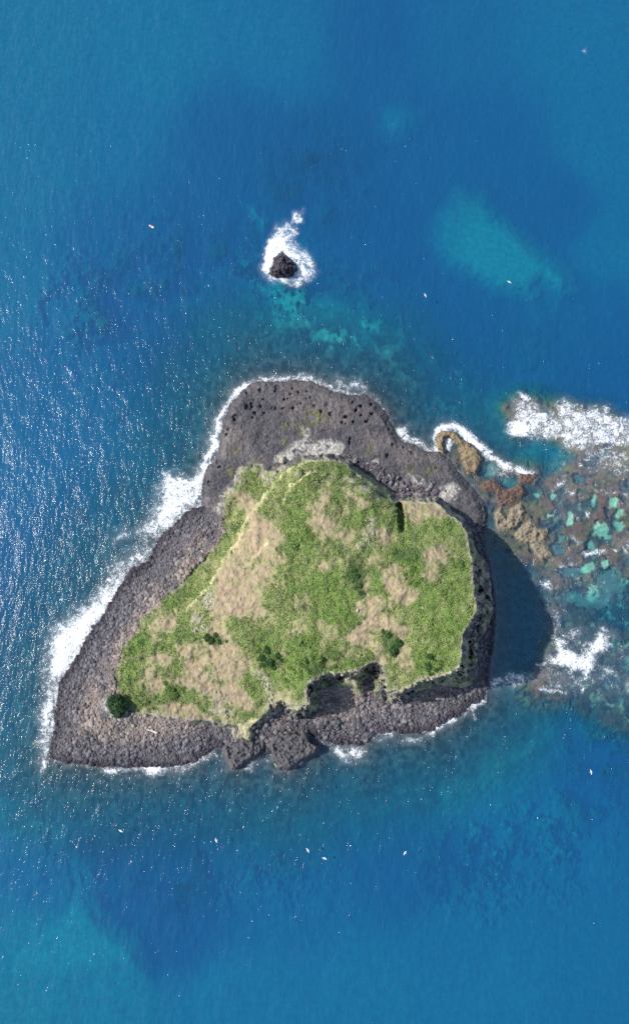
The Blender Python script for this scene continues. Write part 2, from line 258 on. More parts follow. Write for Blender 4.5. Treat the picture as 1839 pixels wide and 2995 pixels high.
LABELS = ['seabed', 'reef', 'rock_shelf', 'boulder_beach', 'grassy_headland', 'cliff', 'ledge1', 'ledge2', 'crook', 'out1', 'out2', 'out3', 'out4', 'out5']
def terrain(u, v, want='all'):
    w1 = (fbm(u, v, 34, 3, 3)-.5)*16; w2 = (fbm(u, v, 34, 3, 43)-.5)*16
    f1 = (fbm(u, v, 9, 2, 5)-.5)*7; f2 = (fbm(u, v, 9, 2, 55)-.5)*7
    wu = u+w1+f1; wv = v+w2+f2; hu = u + w1*.4 + f1; hv = v + w2*.4 + f2
    n1 = fbm(u, v, 14, 4, 11); n2 = fbm(u, v, 5, 2, 13); n3 = fbm(u, v, 60, 4, 15); rg = ridged(u, v, 22, 4, 21)
    # open sea bed
    L = light_field(u, v)
    sand = S(L, .02, .5)*.8
    for P, soft, k in SANDS:
        m = S(sdf(P, wu, wv, 90)/(soft*2.3)*.5 + .5)
        L = np.maximum(L, L*(1-m) + m*k); sand = np.maximum(sand, m)
    mot = np.zeros(u.shape)
    for a, b, r in MOTTLE: mot = np.maximum(mot, np.exp(-((u-a)**2+(v-b)**2)/(r*1.1)**2))
    L = L + mot*(.5*S(fbm(u, v, 42, 5, 601, .62), .52, .72) - .10) - .10*(1-sand)*S(fbm(u, v, 150, 4, 603), .45, .65)
    sand = np.maximum(sand, mot*S(L, .35, .7))
    sand = np.maximum(sand, 0)
    rk = mot*S(fbm(u, v, 55, 5, 607, .6), .47, .62)*(1-S(sand, .3, .7))
    depth = 22.5 - 13*L + (n3-.5)*3*(1-sand) + (n1-.5)*2.0*(1-sand)
    for a, b, r, k in DARKBED: rk = np.maximum(rk, k*np.exp(-((u-a)**2+(v-b)**2)/(r*1.1)**2)*(.55+.6*S(n3, .35, .65))*(1-S(sand, .3, .7)))
    depth = depth*(1-.62*rk)
    dL = sdf(LAND, hu, hv, 460)
    shore = np.maximum(-dL, 0)
    east = S(u, 1390, 1440)*S(v, 1470, 1540)*(1-S(v, 2010, 2060))  # bed inside the cliff's cast shadow, shaped and coloured for the shadow's tone
    depth = np.minimum(depth, .35 + (shore*.034 + np.maximum(shore-210, 0)*.045 + 3*(n3-.5)*S(shore, 40, 160))*(1-.38*east) + (.2+1.6*n1)*east*S(shore, 0, 14)*.6)
    mo2 = np.zeros(u.shape)
    for a, b, r, k in ((1010,960,150,.85),(860,880,90,.9),(1250,1120,130,.35),(1420,2500,150,.3),(150,2430,120,.35),(850,2480,150,.2),(560,900,160,.2)): mo2 = np.maximum(mo2, k*np.exp(-((u-a)**2+(v-b)**2)/(r*1.1)**2))
    tl = mo2*S(fbm(u, v, 36, 5, 611, .62), .53, .68)*S(shore, 60, 140)
    depth = depth*(1-tl) + np.minimum(depth, 5.8)*tl
    z = -depth + (n1-.5)*np.where(shore < 150, 1.4, .5)*(1-sand*.8)
    z = np.minimum(z, -.15 - np.minimum(shore*.02, 1))
    # reef
    dR = sdf(REEF, wu, wv, 80)
    mR = S(dR + 30*(n3-.5), -70, 14)
    rz = -.12 - 1.5*S(fbm(u, v, 46, 4, 71), .48, .72) - .7*(1-rg) + .4*(n1-.5) - 1.3*S(ridged(u, v, 48, 3, 73), .80, .93) - 1.6*S(u, 1560, 1700)*S(v, 1640, 1760)
    pool = np.zeros(u.shape)
    for a, b, rx, ry, d in POOLST:
        q = np.sqrt(((wu-a)/rx)**2 + ((wv-b)/ry)**2) + (n1-.5)*1.1
        k = 1-S(q, .6, 1.2); rz = rz*(1-k) - d*k; pool = np.maximum(pool, k*np.clip(3.2-d, .25, 1.3)/1.3)
    rz = np.minimum(rz, -.12)
    z = z*(1-mR) + rz*mR
    lab = np.zeros(u.shape, int); lab[mR > .5] = 1
    # low land
    dS = sdf(SHELF, hu, hv, 120)
    zb = .15 + .034*np.minimum(dL, 150) + (n1-.5)*.5
    zs = .3 + 2.4*S(dL, 2, 24) + .4*(n3-.5) + (n2-.5)*.7 + (rg-.6)*.9 + (n1-.5)*.8
    for a, b, r in POTS:
        m = (abs(u-a) < 3*r) & (abs(v-b) < 3*r)
        q = np.hypot((wu[m]-a-w1[m]*.7)*(.8+.5*(a*7%1)), wv[m]-b-w2[m]*.7)/r + (n1[m]-.5)*.9
        zs[m] -= 1.25*(1-S(q, .45, 1.05))
    shelf = S(dS, -4, 6)
    zl = zb*(1-shelf) + zs*shelf
    zl = np.where(dL > 0, zl, z)
    lab[dL > 0] = 3; lab[(dL > 0) & (dS > 0)] = 2
    # talus below the north-east cliff
    # ledges and outcrops
    def raise_(P, h, id_, soft=6, rough=.8, wet=0):
        nonlocal zl
        d = sdf(P, hu, hv, 30)
        m = S(d, -soft*.5, soft*.6)
        hh = h*(1 - wet*(rg < .5)) + (rg-.55)*rough*2 + (n2-.5)*rough
        zl = np.where(m > 0, zl*(1-m) + np.maximum(hh, zl)*m, zl)
        lab[m > .5] = id_
    raise_(LEDGE1, 3.4, 6, 9, 1.6); raise_(LEDGE2, 4.8, 7, 9, 1.5); raise_(LEDGE3, 3.2, 3, 8, 1.2)
    raise_(CROOK, 2.4, 8, 6, 1.0)
    raise_(OUT1, .55, 9, 12, 1.1); raise_(OUT2, 1.1, 10, 9, 1.5); raise_(OUT3, .8, 11, 10, 1.6); raise_(OUT4, .6, 12, 8, 1.4); raise_(OUT5, .2, 13, 10, 1.0)
    # headland
    zt = top_h(u, v)
    kq = S(v, 1930, 1975)*(1-S(u, 1180, 1240))*S(u, 740, 800)
    dT = sdf(TOP, hu + kq*(w1*.6 + (n1-.5)*26), hv + kq*(w2*.6 + (rg-.6)*26), 120)
    stone = np.zeros(u.shape)  # mask of the scarp faces, whose sunlit brightness is painted into the colour
    for line, h, wdt in ((SCARP1, 4.6, 9), (SCARP2, 2.0, 7), (SCARP3, 1.0, 7)):
        d, sg, al = linedist(line, hu + (n1-.5)*16 + (n3-.5)*14, hv + (n2-.5)*6, 90)
        fade = S(al, 0, .12)*(1-S(al, .88, 1))
        sdist = d*-sg            # + on the upslope (right) side
        zt = zt + fade*h*(S(sdist, -wdt*.4, wdt*.6)-.5)*(1-S(d, 20, 85))
        stone = np.maximum(stone, fade*(1-S(np.abs(sdist+(n1-.5)*7), 1.0, 4+3*n3))*(.3+.9*n2)*(.4+.6*S(fbm(u, v, 22, 3, 720), .35, .55)))
    d, sg, al = linedist(RIDGE, hu, hv, 60)
    sdist = d*sg               # + to the south-west of the ridge
    zt = zt + 2.2*(S(sdist, -10, 6)-.5)*(1-S(d, 12, 55))*S(al, 0, .1)
    d, sg, al = linedist(GULLY, hu, hv, 50)
    zt = zt - 7*(1-S(d, 4, 14))*(1-S(al, .8, 1))
    rough = fbm(u, v, 18, 4, 91)
    zt = zt + (n3-.5)*2.6 + (rough-.5)*2.2 + (n2-.5)*.7
    cw = 15 + 36*S(u, 1290, 1370)*S(v, 1590, 1680) + 10*S(v, 1950, 2000)*S(u, 1100, 1200) + 16*kq
    s = np.clip(1 + dT/cw, 0, 1)
    s = np.where(s < 1, np.clip(s + (ridged(u, v, 26, 5, 31)-.6)*.95*np.sin(np.pi*np.clip(s, 0, 1)), 0, 1), 1)
    hz = np.where((dL > -20) & (zt > zl), zl + (zt-zl)*(.25*s + .75*s**1.6), zl)
    inside = dT > 0
    z = np.where(inside, zt, np.where(s > 0, hz, zl))
    cl = (~inside) & (s > .02) & (zt - np.maximum(zl, 0) > 2.5) & (dL > -6)
    lab[inside] = 4; lab[cl] = 5
    # spur south of the cove
    d = sdf(SPUR, hu, hv, 40); m = S(d, -8, 5); z = z*(1-m) + np.maximum(z, 14 + (rough-.5)*7 - 6*S(d, 14, 0))*m
    lab[m > .6] = 4
    if want == 'z': return z, pool, dL, dT, mR, lab
    # ---------------- colours
    N3 = n1[..., None]
    def mix(c, k, m): m = np.clip(m, 0, 1)[..., None]; return c*(1-m) + COL[k]*m
    col = np.zeros(u.shape+(3,)) + COL['sea_rock']
    far = S(-dL + 120*(n3-.5), 70, 330)
    col = mix(col, 'sand', np.maximum(sand*.75*far, tl*.8)); col = mix(col, 'beach', (1-far)*np.maximum(.45*S(n1, .35, .65), east*.9))  # east: bed colour paled to lift the tone of the cast shadow
    r = np.zeros(u.shape+(3,)) + COL['reefa']
    r = mix(r, 'reefb', S(n3, .42, .6)); r = mix(r, 'reefc', S(fbm(u, v, 80, 3, 33), .56, .72)*.8*(1-S(u, 1560, 1700)))
    r = mix(r, 'wet', S(rz, -.6, -1.8)*.7 + .45*S(rg, .62, .5)*(1-pool)); r = mix(r, 'sand', pool*1.0)
    r = mix(r, 'sand', .35*S(fbm(u, v, 20, 3, 44), .58, .8)*(S(-rz, 1.0, 2.0)))
    mm = mR[..., None]; col = col*(1-mm) + r*mm
    b = np.zeros(u.shape+(3,)) + COL['beach']
    b = mix(b, 'beach2', S(dL, 35, 125)*S(fbm(u, v, 40, 3, 61), .22, .55)*.95)
    b = mix(b, 'wet', .9*(1-S(dL + 30*(n3-.5), 2, 34)))
    s_ = np.zeros(u.shape+(3,)) + COL['shelf']; s_ = mix(s_, 'shelf2', S(n1, .4, .62)*.8)
    s_ = mix(s_, 'shelf2', S(n3, .5, .65)*.5)
    s_ = mix(s_, 'beach2', .22*S(fbm(u, v, 90, 3, 66), .45, .65))
    s_ = mix(s_, 'wet', .5*(1-S(dL, 1, 9))); 
    low = b*(1-shelf[..., None]) + s_*shelf[..., None]
    for P in MOSS: low = mix(low, 'moss', S(sdf(P, wu, wv, 30), -8, 8)*S(n1+.3*n2, .45, .8))
    for P in SALT: low = mix(low, 'salt', S(sdf(P, wu, wv, 30), -10, 8)*S(n1+n2*.4, .45, .8))
    for a, bb, r_ in POTS:
        m = (abs(u-a) < 3*r_) & (abs(v-bb) < 3*r_)
        q = np.hypot(u[m]-a+f1[m]*.6, v[m]-bb+f2[m]*.6)/r_
        k = (1-S(q, .5, 1.0))[:, None]*.35
        low[m] = low[m]*(1-k) + COL['wet']*k
    land = dL > -2
    col = np.where(land[..., None], low, col)
    for P, k in ((LEDGE1, 'shelf'), (LEDGE2, 'shelf'), (LEDGE3, 'shelf'), (CROOK, 'crook'), (OUT1, 'reefc'), (OUT2, 'rdry'), (OUT3, 'rdry'), (OUT4, 'rdry'), (OUT5, 'reefc')):
        col = mix(col, k, S(sdf(P, hu, hv, 30), -5, 3)*(.95-.5*(rg < .45)))
    g = np.zeros(u.shape+(3,)) + COL['grass']
    gn = fbm(u, v, 30, 5, 81); gn2 = fbm(u, v, 11, 3, 87)
    g = mix(g, 'dry', S(gn, .45, .62)*.85); g = mix(g, 'lush', S(gn2, .52, .66)*.6)
    for P in LUSH: g = mix(g, 'lush', S(sdf(P, wu, wv, 60), -22, 14)*(.55+.6*gn2))
    g = mix(g, 'tan', S(fbm(u, v, 70, 6, 99, .62), .54, .7)*.5)
    g = mix(g, 'dry', S(fbm(u, v, 24, 5, 98, .6), .52, .68)*.5)
    g = mix(g, 'lush', S(fbm(u, v, 80, 3, 702), .45, .62)*.4); g = mix(g, 'dark', S(fbm(u, v, 26, 5, 701), .55, .7)*.45)
    for P in TAN: g = mix(g, 'tan', S(sdf(P, wu, wv, 50) + (gn-.5)*44 + 4, -15, 15)*(.92-.45*S(gn2, .5, .68)))
    for P in DARKG: g = mix(g, 'dark', S(sdf(P, wu, wv, 40), -8, 8)*(.6+.5*n1))
    for P in STONY: g = mix(g, 'stone', S(sdf(P, wu, wv, 40), -8, 8)*S(n1+n2*.5, .62, .95))
    g = mix(g, 'beach2', (1-S(dT, 0, 26))*.7*S(rough, .4, .6)*(1-S(zt, 6, 12)))
    g = mix(g, 'stone', (1-S(dT, 1, 10+12*S(v, 1930, 1990)))*S(zt, 9, 14)*(.2+1.0*n1))
    g = mix(g, 'gold', stone)  # sunlit scarp lines painted pale gold
    for P in GOLD: g = mix(g, 'gold', S(sdf(P, wu, wv, 30), -8, 8)*.9)
    c = np.zeros(u.shape+(3,)) + COL['cliff']; c = mix(c, 'stone', S(rg, .55, .8)); c = mix(c, 'grass', S(gn, .5, .64)*.4)
    col = np.where(inside[..., None] | (lab == 4)[..., None], g, np.where(cl[..., None], c, col))
    return z, col, lab, pool

# ------------------------------------------------------------------ materials
def mat(name, base=None, attr='albedo', vary=.35, scale=1.2, rough=.9, bump=.4, bdist=.25, spec=.2, upn=0):
    m = bpy.data.materials.new(name); m.use_nodes = True; n = m.node_tree; N = n.nodes; Lk = n.links; N.clear()
    out = N.new('ShaderNodeOutputMaterial'); p = N.new('ShaderNodeBsdfPrincipled'); Lk.new(p.outputs[0], out.inputs[0])
    p.inputs['Roughness'].default_value = rough
    p.inputs['Specular IOR Level'].default_value = spec
    geo = N.new('ShaderNodeNewGeometry')
    if base is None:
        a = N.new('ShaderNodeAttribute'); a.attribute_name = attr; src = a.outputs['Color']
    else:
        a = N.new('ShaderNodeRGB'); a.outputs[0].default_value = (*base, 1); src = a.outputs[0]
    t = N.new('ShaderNodeTexNoise'); t.inputs['Scale'].default_value = scale; t.inputs['Detail'].default_value = 6; t.inputs['Roughness'].default_value = .65
    Lk.new(geo.outputs['Position'], t.inputs['Vector'])
    if upn:
        vm = N.new('ShaderNodeVectorMath'); vm.operation = 'MULTIPLY_ADD'; Lk.new(geo.outputs['Normal'], vm.inputs[0]); vm.inputs[1].default_value = (1-upn,)*3; vm.inputs[2].default_value = (0, 0, upn)
        vn_ = N.new('ShaderNodeVectorMath'); vn_.operation = 'NORMALIZE'; Lk.new(vm.outputs[0], vn_.inputs[0]); Lk.new(vn_.outputs[0], p.inputs['Normal'])
    mr = N.new('ShaderNodeMapRange'); mr.inputs[1].default_value = .3; mr.inputs[2].default_value = .7
    mr.inputs[3].default_value = 1-vary; mr.inputs[4].default_value = 1+vary; Lk.new(t.outputs['Fac'], mr.inputs[0])
    mx = N.new('ShaderNodeVectorMath'); mx.operation = 'SCALE'; Lk.new(src, mx.inputs[0]); Lk.new(mr.outputs[0], mx.inputs['Scale'])
    Lk.new(mx.outputs[0], p.inputs['Base Color'])
    if bump:
        b = N.new('ShaderNodeBump'); b.inputs['Strength'].default_value = bump; b.inputs['Distance'].default_value = bdist
        Lk.new(t.outputs['Fac'], b.inputs['Height']); Lk.new(b.outputs[0], p.inputs['Normal'])
    return m
M_rock = mat('weathered_rock', vary=.5, scale=1.1, bump=1.0, bdist=.7)
M_grass = mat('turf', vary=.28, scale=.45, bump=.55, bdist=.45)
M_cliff = mat('cliff_rock', vary=.4, scale=.5, bump=.9, bdist=.8)
M_bed = mat('sea_floor', vary=.3, scale=.35, bump=.3)
M_cob = mat('beach_stone', vary=.25, scale=1.5, bump=.3, bdist=.1)
M_leaf = mat('ground_leaves', vary=.38, scale=.16, bump=0, rough=.85, spec=.1, upn=.6)
M_darkrock = mat('dark_basalt', base=tuple(lin(84,78,88)), vary=.4, scale=1.5, bump=.5)
M_mauve = mat('mauve_basalt', base=tuple(lin(98,90,96)), vary=.4, scale=1.5, bump=.5)
M_grey = mat('grey_basalt', base=tuple(lin(122,118,120)), vary=.35, scale=1.5, bump=.5)
M_blackrock = mat('wet_black_basalt', base=tuple(lin(66,60,68)), vary=.45, scale=1.0, bump=.8, rough=.6, spec=.4)
M_paler = mat('pale_stone', base=tuple(lin(160,154,136)), vary=.3, scale=1.5, bump=.5)
M_olive = mat('lichen_stone', base=tuple(lin(136,134,100)), vary=.3, scale=1.5, bump=.5)
M_bush = mat('dark_foliage', base=tuple(lin(70,98,54)), vary=.45, scale=.9, bump=0, rough=.7)
M_deep = mat('deep_green_foliage', base=tuple(lin(62,88,56)), vary=.5, scale=.5, bump=0, rough=.7)
M_bush2 = mat('green_foliage', base=tuple(lin(106,132,66)), vary=.4, scale=.9, bump=0, rough=.7)
M_bark = mat('bark', base=tuple(lin(96,80,62)), vary=.3, scale=3, bump=.3)
M_drift = mat('bleached_wood', base=tuple(lin(205,198,188)), vary=.15, scale=4, bump=.3, bdist=.05)
M_white = mat('white_paint', base=(.78,.76,.76), vary=.04, bump=0, rough=.4)
M_red = mat('red_plastic', base=tuple(lin(190,110,105)), vary=.08, bump=0, rough=.4)
M_feather = mat('white_feathers', base=(.8,.8,.78), vary=.06, bump=0)
M_wing = mat('grey_feathers', base=(.5,.51,.53), vary=.08, bump=0)

def water_mat():
    m = bpy.data.materials.new('sea_water'); m.use_nodes = True; n = m.node_tree; N = n.nodes; Lk = n.links; N.clear()
    def node(t, **k):
        x = N.new(t)
        for a, b in k.items(): setattr(x, a, b)
        return x
    def math_(op, a, b=None, c=None, clamp=False):
        x = node('ShaderNodeMath', operation=op, use_clamp=clamp)
        for i, q in enumerate((a, b, c)):
            if q is None: continue
            if isinstance(q, (int, float)): x.inputs[i].default_value = q
            else: Lk.new(q, x.inputs[i])
        return x.outputs[0]
    out = node('ShaderNodeOutputMaterial')
    geo = node('ShaderNodeNewGeometry'); P = geo.outputs['Position']
    def noise(scale, detail=4, rough=.6, stretch=(1,1,1), rot=0, dist=0):
        mp = node('ShaderNodeMapping'); mp.inputs['Scale'].default_value = stretch; mp.inputs['Rotation'].default_value = (0,0,radians(rot)); Lk.new(P, mp.inputs['Vector'])
        t = node('ShaderNodeTexNoise'); t.inputs['Scale'].default_value = scale; t.inputs['Detail'].default_value = detail; t.inputs['Roughness'].default_value = rough; t.inputs['Distortion'].default_value = dist
        Lk.new(mp.outputs[0], t.inputs['Vector']); return t.outputs['Fac']
    def att(nm):
        a = node('ShaderNodeAttribute', attribute_name=nm); return a.outputs['Fac']
    depth = att('depth'); foam = att('foam'); fleck = att('fleck')
    # absorption on one pass
    comb = node('ShaderNodeCombineColor'); comb2 = node('ShaderNodeCombineColor')
    body = (0.0055, 0.070, 0.194)
    for i, (k, b) in enumerate(zip((.30, .062, .048), body)):
        e = math_('EXPONENT', math_('MULTIPLY', depth, -k))
        Lk.new(e, comb.inputs[i])
        e2 = math_('MULTIPLY', e, e)
        Lk.new(math_('MULTIPLY', math_('SUBTRACT', 1.0, e2), b), comb2.inputs[i])
    # waves
    h1 = noise(.46, 3, .55, (1, .34, 1), -38); h2 = noise(1.6, 2, .6, (1, .6, 1), -30); h3 = noise(.12, 2, .5, (1,.5,1), -50)
    hh = math_('ADD', math_('ADD', math_('MULTIPLY', h1, 1.0), math_('MULTIPLY', h2, .22)), math_('MULTIPLY', h3, 2.0))
    bmp = node('ShaderNodeBump'); bmp.inputs['Strength'].default_value = 1; bmp.inputs['Distance'].default_value = .8; Lk.new(hh, bmp.inputs['Height'])
    tr = node('ShaderNodeBsdfTransparent'); Lk.new(comb.outputs[0], tr.inputs[0])
    df = node('ShaderNodeBsdfDiffuse'); Lk.new(comb2.outputs[0], df.inputs[0])
    b2 = node('ShaderNodeBump'); b2.inputs['Strength'].default_value = .32; b2.inputs['Distance'].default_value = .5; Lk.new(hh, b2.inputs['Height']); Lk.new(b2.outputs[0], df.inputs['Normal'])
    ad = node('ShaderNodeAddShader'); Lk.new(tr.outputs[0], ad.inputs[0]); Lk.new(df.outputs[0], ad.inputs[1])
    gw = node('ShaderNodeBsdfGlossy'); gw.inputs['Roughness'].default_value = .36; Lk.new(b2.outputs[0], gw.inputs['Normal'])
    gl = node('ShaderNodeBsdfGlossy'); gl.inputs['Roughness'].default_value = .11; Lk.new(bmp.outputs[0], gl.inputs['Normal'])
    fr = node('ShaderNodeFresnel'); fr.inputs['IOR'].default_value = 1.34; Lk.new(bmp.outputs[0], fr.inputs['Normal'])
    mw = node('ShaderNodeMixShader'); Lk.new(math_('MULTIPLY', fr.outputs[0], math_('SUBTRACT', 1.0, geo.outputs['Backfacing'])), mw.inputs[0]); Lk.new(ad.outputs[0], mw.inputs[1]); gm = node('ShaderNodeMixShader'); gm.inputs[0].default_value = .5; Lk.new(gl.outputs[0], gm.inputs[1]); Lk.new(gw.outputs[0], gm.inputs[2]); Lk.new(gm.outputs[0], mw.inputs[2])
    # foam: billows where dense, lace where thin
    a = noise(.3, 8, .72, dist=.8); b = noise(.5, 5, .6, dist=1.8)
    r1 = math_('SUBTRACT', 1.0, math_('MULTIPLY', math_('ABSOLUTE', math_('SUBTRACT', b, .5)), 7.0), clamp=True)   # thin curling lines
    base = math_('MULTIPLY_ADD', math_('SUBTRACT', a, .5), 3.0, .5)
    tex = math_('ADD', math_('MULTIPLY', base, .58), math_('MULTIPLY', r1, .42))
    x = math_('SUBTRACT', math_('ADD', tex, math_('MULTIPLY', foam, 1.0)), 1.02)
    ff = math_('MAXIMUM', math_('MULTIPLY', x, 2.3, clamp=True), math_('MULTIPLY', math_('POWER', foam, 1.6), .22, clamp=True))
    ff = math_('MULTIPLY', ff, math_('MULTIPLY', foam, 12.0, clamp=True))
    # small white flecks, denser where fleck is high
    c = noise(.95, 3, .55, (1,.55,1), -50); d_ = noise(.07, 3, .6)
    fk = math_('MULTIPLY', math_('SUBTRACT', math_('ADD', c, math_('MULTIPLY', math_('SUBTRACT', d_, .5), .35)), math_('SUBTRACT', .83, math_('MULTIPLY', fleck, .14))), 16.0, clamp=True)
    ff = math_('MAXIMUM', ff, math_('MULTIPLY', fk, .85))
    fd = node('ShaderNodeBsdfDiffuse'); fd.inputs[0].default_value = (.86,.89,.9,1)
    fb = node('ShaderNodeBump'); fb.inputs['Strength'].default_value = .6; fb.inputs['Distance'].default_value = .7; Lk.new(tex, fb.inputs['Height']); Lk.new(fb.outputs[0], fd.inputs['Normal'])
    mf = node('ShaderNodeMixShader'); Lk.new(ff, mf.inputs[0]); Lk.new(mw.outputs[0], mf.inputs[1]); Lk.new(fd.outputs[0], mf.inputs[2])
    Lk.new(mf.outputs[0], out.inputs[0])
    return m
M_sea = water_mat()

# ------------------------------------------------------------------ mesh + tagging helpers
def mesh_np(name, V, Fc, nper, m, col=None, attrs=None, smooth=True):
    me = bpy.data.meshes.new(name)
    V = np.ascontiguousarray(V, dtype=np.float32); Fc = np.ascontiguousarray(Fc, dtype=np.int32)
    me.vertices.add(len(V)); me.vertices.foreach_set('co', V.ravel())
    nf = len(Fc); me.loops.add(nf*nper); me.loops.foreach_set('vertex_index', Fc.ravel())
    me.polygons.add(nf); me.polygons.foreach_set('loop_start', np.arange(nf, dtype=np.int32)*nper)
    me.update(calc_edges=True)
    me.polygons.foreach_set('use_smooth', np.full(nf, smooth))
    if col is not None:
        at_ = me.color_attributes.new('albedo', 'FLOAT_COLOR', 'POINT')
        c4 = np.ones((len(V), 4), np.float32); c4[:, :3] = col; at_.data.foreach_set('color', c4.ravel())
    for k, a in (attrs or {}).items():
        t = me.attributes.new(k, 'FLOAT', 'POINT'); t.data.foreach_set('value', np.ascontiguousarray(a, dtype=np.float32))
    me.materials.append(m); me.validate()
    o = bpy.data.objects.new(name, me); C.objects.link(o); return o
def tag(o, label=None, cat=None, group=None, kind=None):
    if label: o['label'] = label
    if cat: o['category'] = cat
    if group: o['group'] = group
    if kind: o['kind'] = kind
    return o
def empty(name, loc, rz=0):
    o = bpy.data.objects.new(name, None); C.objects.link(o); o.location = loc; o.rotation_euler = (0,0,rz); o.empty_display_size = .5; return o

# ------------------------------------------------------------------ terrain
def axis(lo, hi, a, b, fine, coarse):
    return np.concatenate([np.arange(lo, a, coarse), np.arange(a, b, fine), np.arange(b, hi, coarse)])
U1 = axis(-420, 2300, 96, 1880, 2.3, 9); V1 = np.concatenate([np.arange(-420, 540, 9), np.arange(540, 1070, 4), np.arange(1070, 2310, 2.3), np.arange(2310, 2700, 5), np.arange(2700, 3400, 9)])
Ug, Vg = np.meshgrid(U1, V1)
zz, cc, ll, _ = terrain(Ug, Vg)
X, Y = at(Ug, Vg, zz)
nu, nv = len(U1), len(V1)
idx = np.arange(nu*nv).reshape(nv, nu)
quads = np.stack([idx[:-1,:-1], idx[1:,:-1], idx[1:,1:], idx[:-1,1:]], -1).reshape(-1, 4)
VV = np.stack([X, Y, zz], -1).reshape(-1, 3); CC = cc.reshape(-1, 3)
fl = ll[:-1,:-1].reshape(-1)
def part_of(id_, name, m):
    q = quads[fl == id_]
    if not len(q): return None
    used, inv = np.unique(q, return_inverse=True)
    return mesh_np(name, VV[used], inv.reshape(-1, 4), 4, m, CC[used])
tag(part_of(0, 'seabed', M_bed), 'sandy and rocky sea floor seen through the blue water', 'seabed', kind='structure')
tag(part_of(1, 'reef_flat', M_bed), 'shallow mottled brown reef flat with pools on the east side', 'reef', kind='structure')
tag(part_of(2, 'rock_shelf', M_rock), 'pitted dark grey rock shelf along the north shore', 'rock shelf', kind='structure')
tag(part_of(3, 'boulder_beach', M_rock), 'grey boulder beach round the west and south shore', 'beach', kind='structure')
tag(part_of(4, 'grassy_headland', M_grass), 'grassy sloping island top with bare tan patches', 'hill', kind='structure')
tag(part_of(5, 'cliff', M_cliff), 'steep shaded rock cliff round the grassy top', 'cliff', kind='structure')
for id_, lb in ((6, 'low rounded dark rock ledge on the south shore, the western of two'), (7, 'broad flat dark rock ledge jutting from the south shore, the larger of two')):
    tag(part_of(id_, 'rock_ledge', M_rock), lb, 'rock', 'dark rock ledges on the south shore')
tag(part_of(8, 'hooked_rock', M_rock), 'brown hook-shaped rock with surf curling round it beside the dark shelf', 'rock')
for id_, lb in ((9, 'low reddish brown rock outcrop just east of the shelf tip'), (10, 'pale tan rock outcrop split by dark gullies, nearest the island shadow'),
                (11, 'pale tan rock outcrop in the reef flat beside the split one'), (12, 'smallest pale tan rock outcrop, southernmost in the reef flat'), (13, 'low dark red reef rock behind the long line of surf')):
    o = part_of(id_, 'rock_outcrop', M_rock)
    if o: tag(o, lb, 'rock', 'rock outcrops in the reef flat')

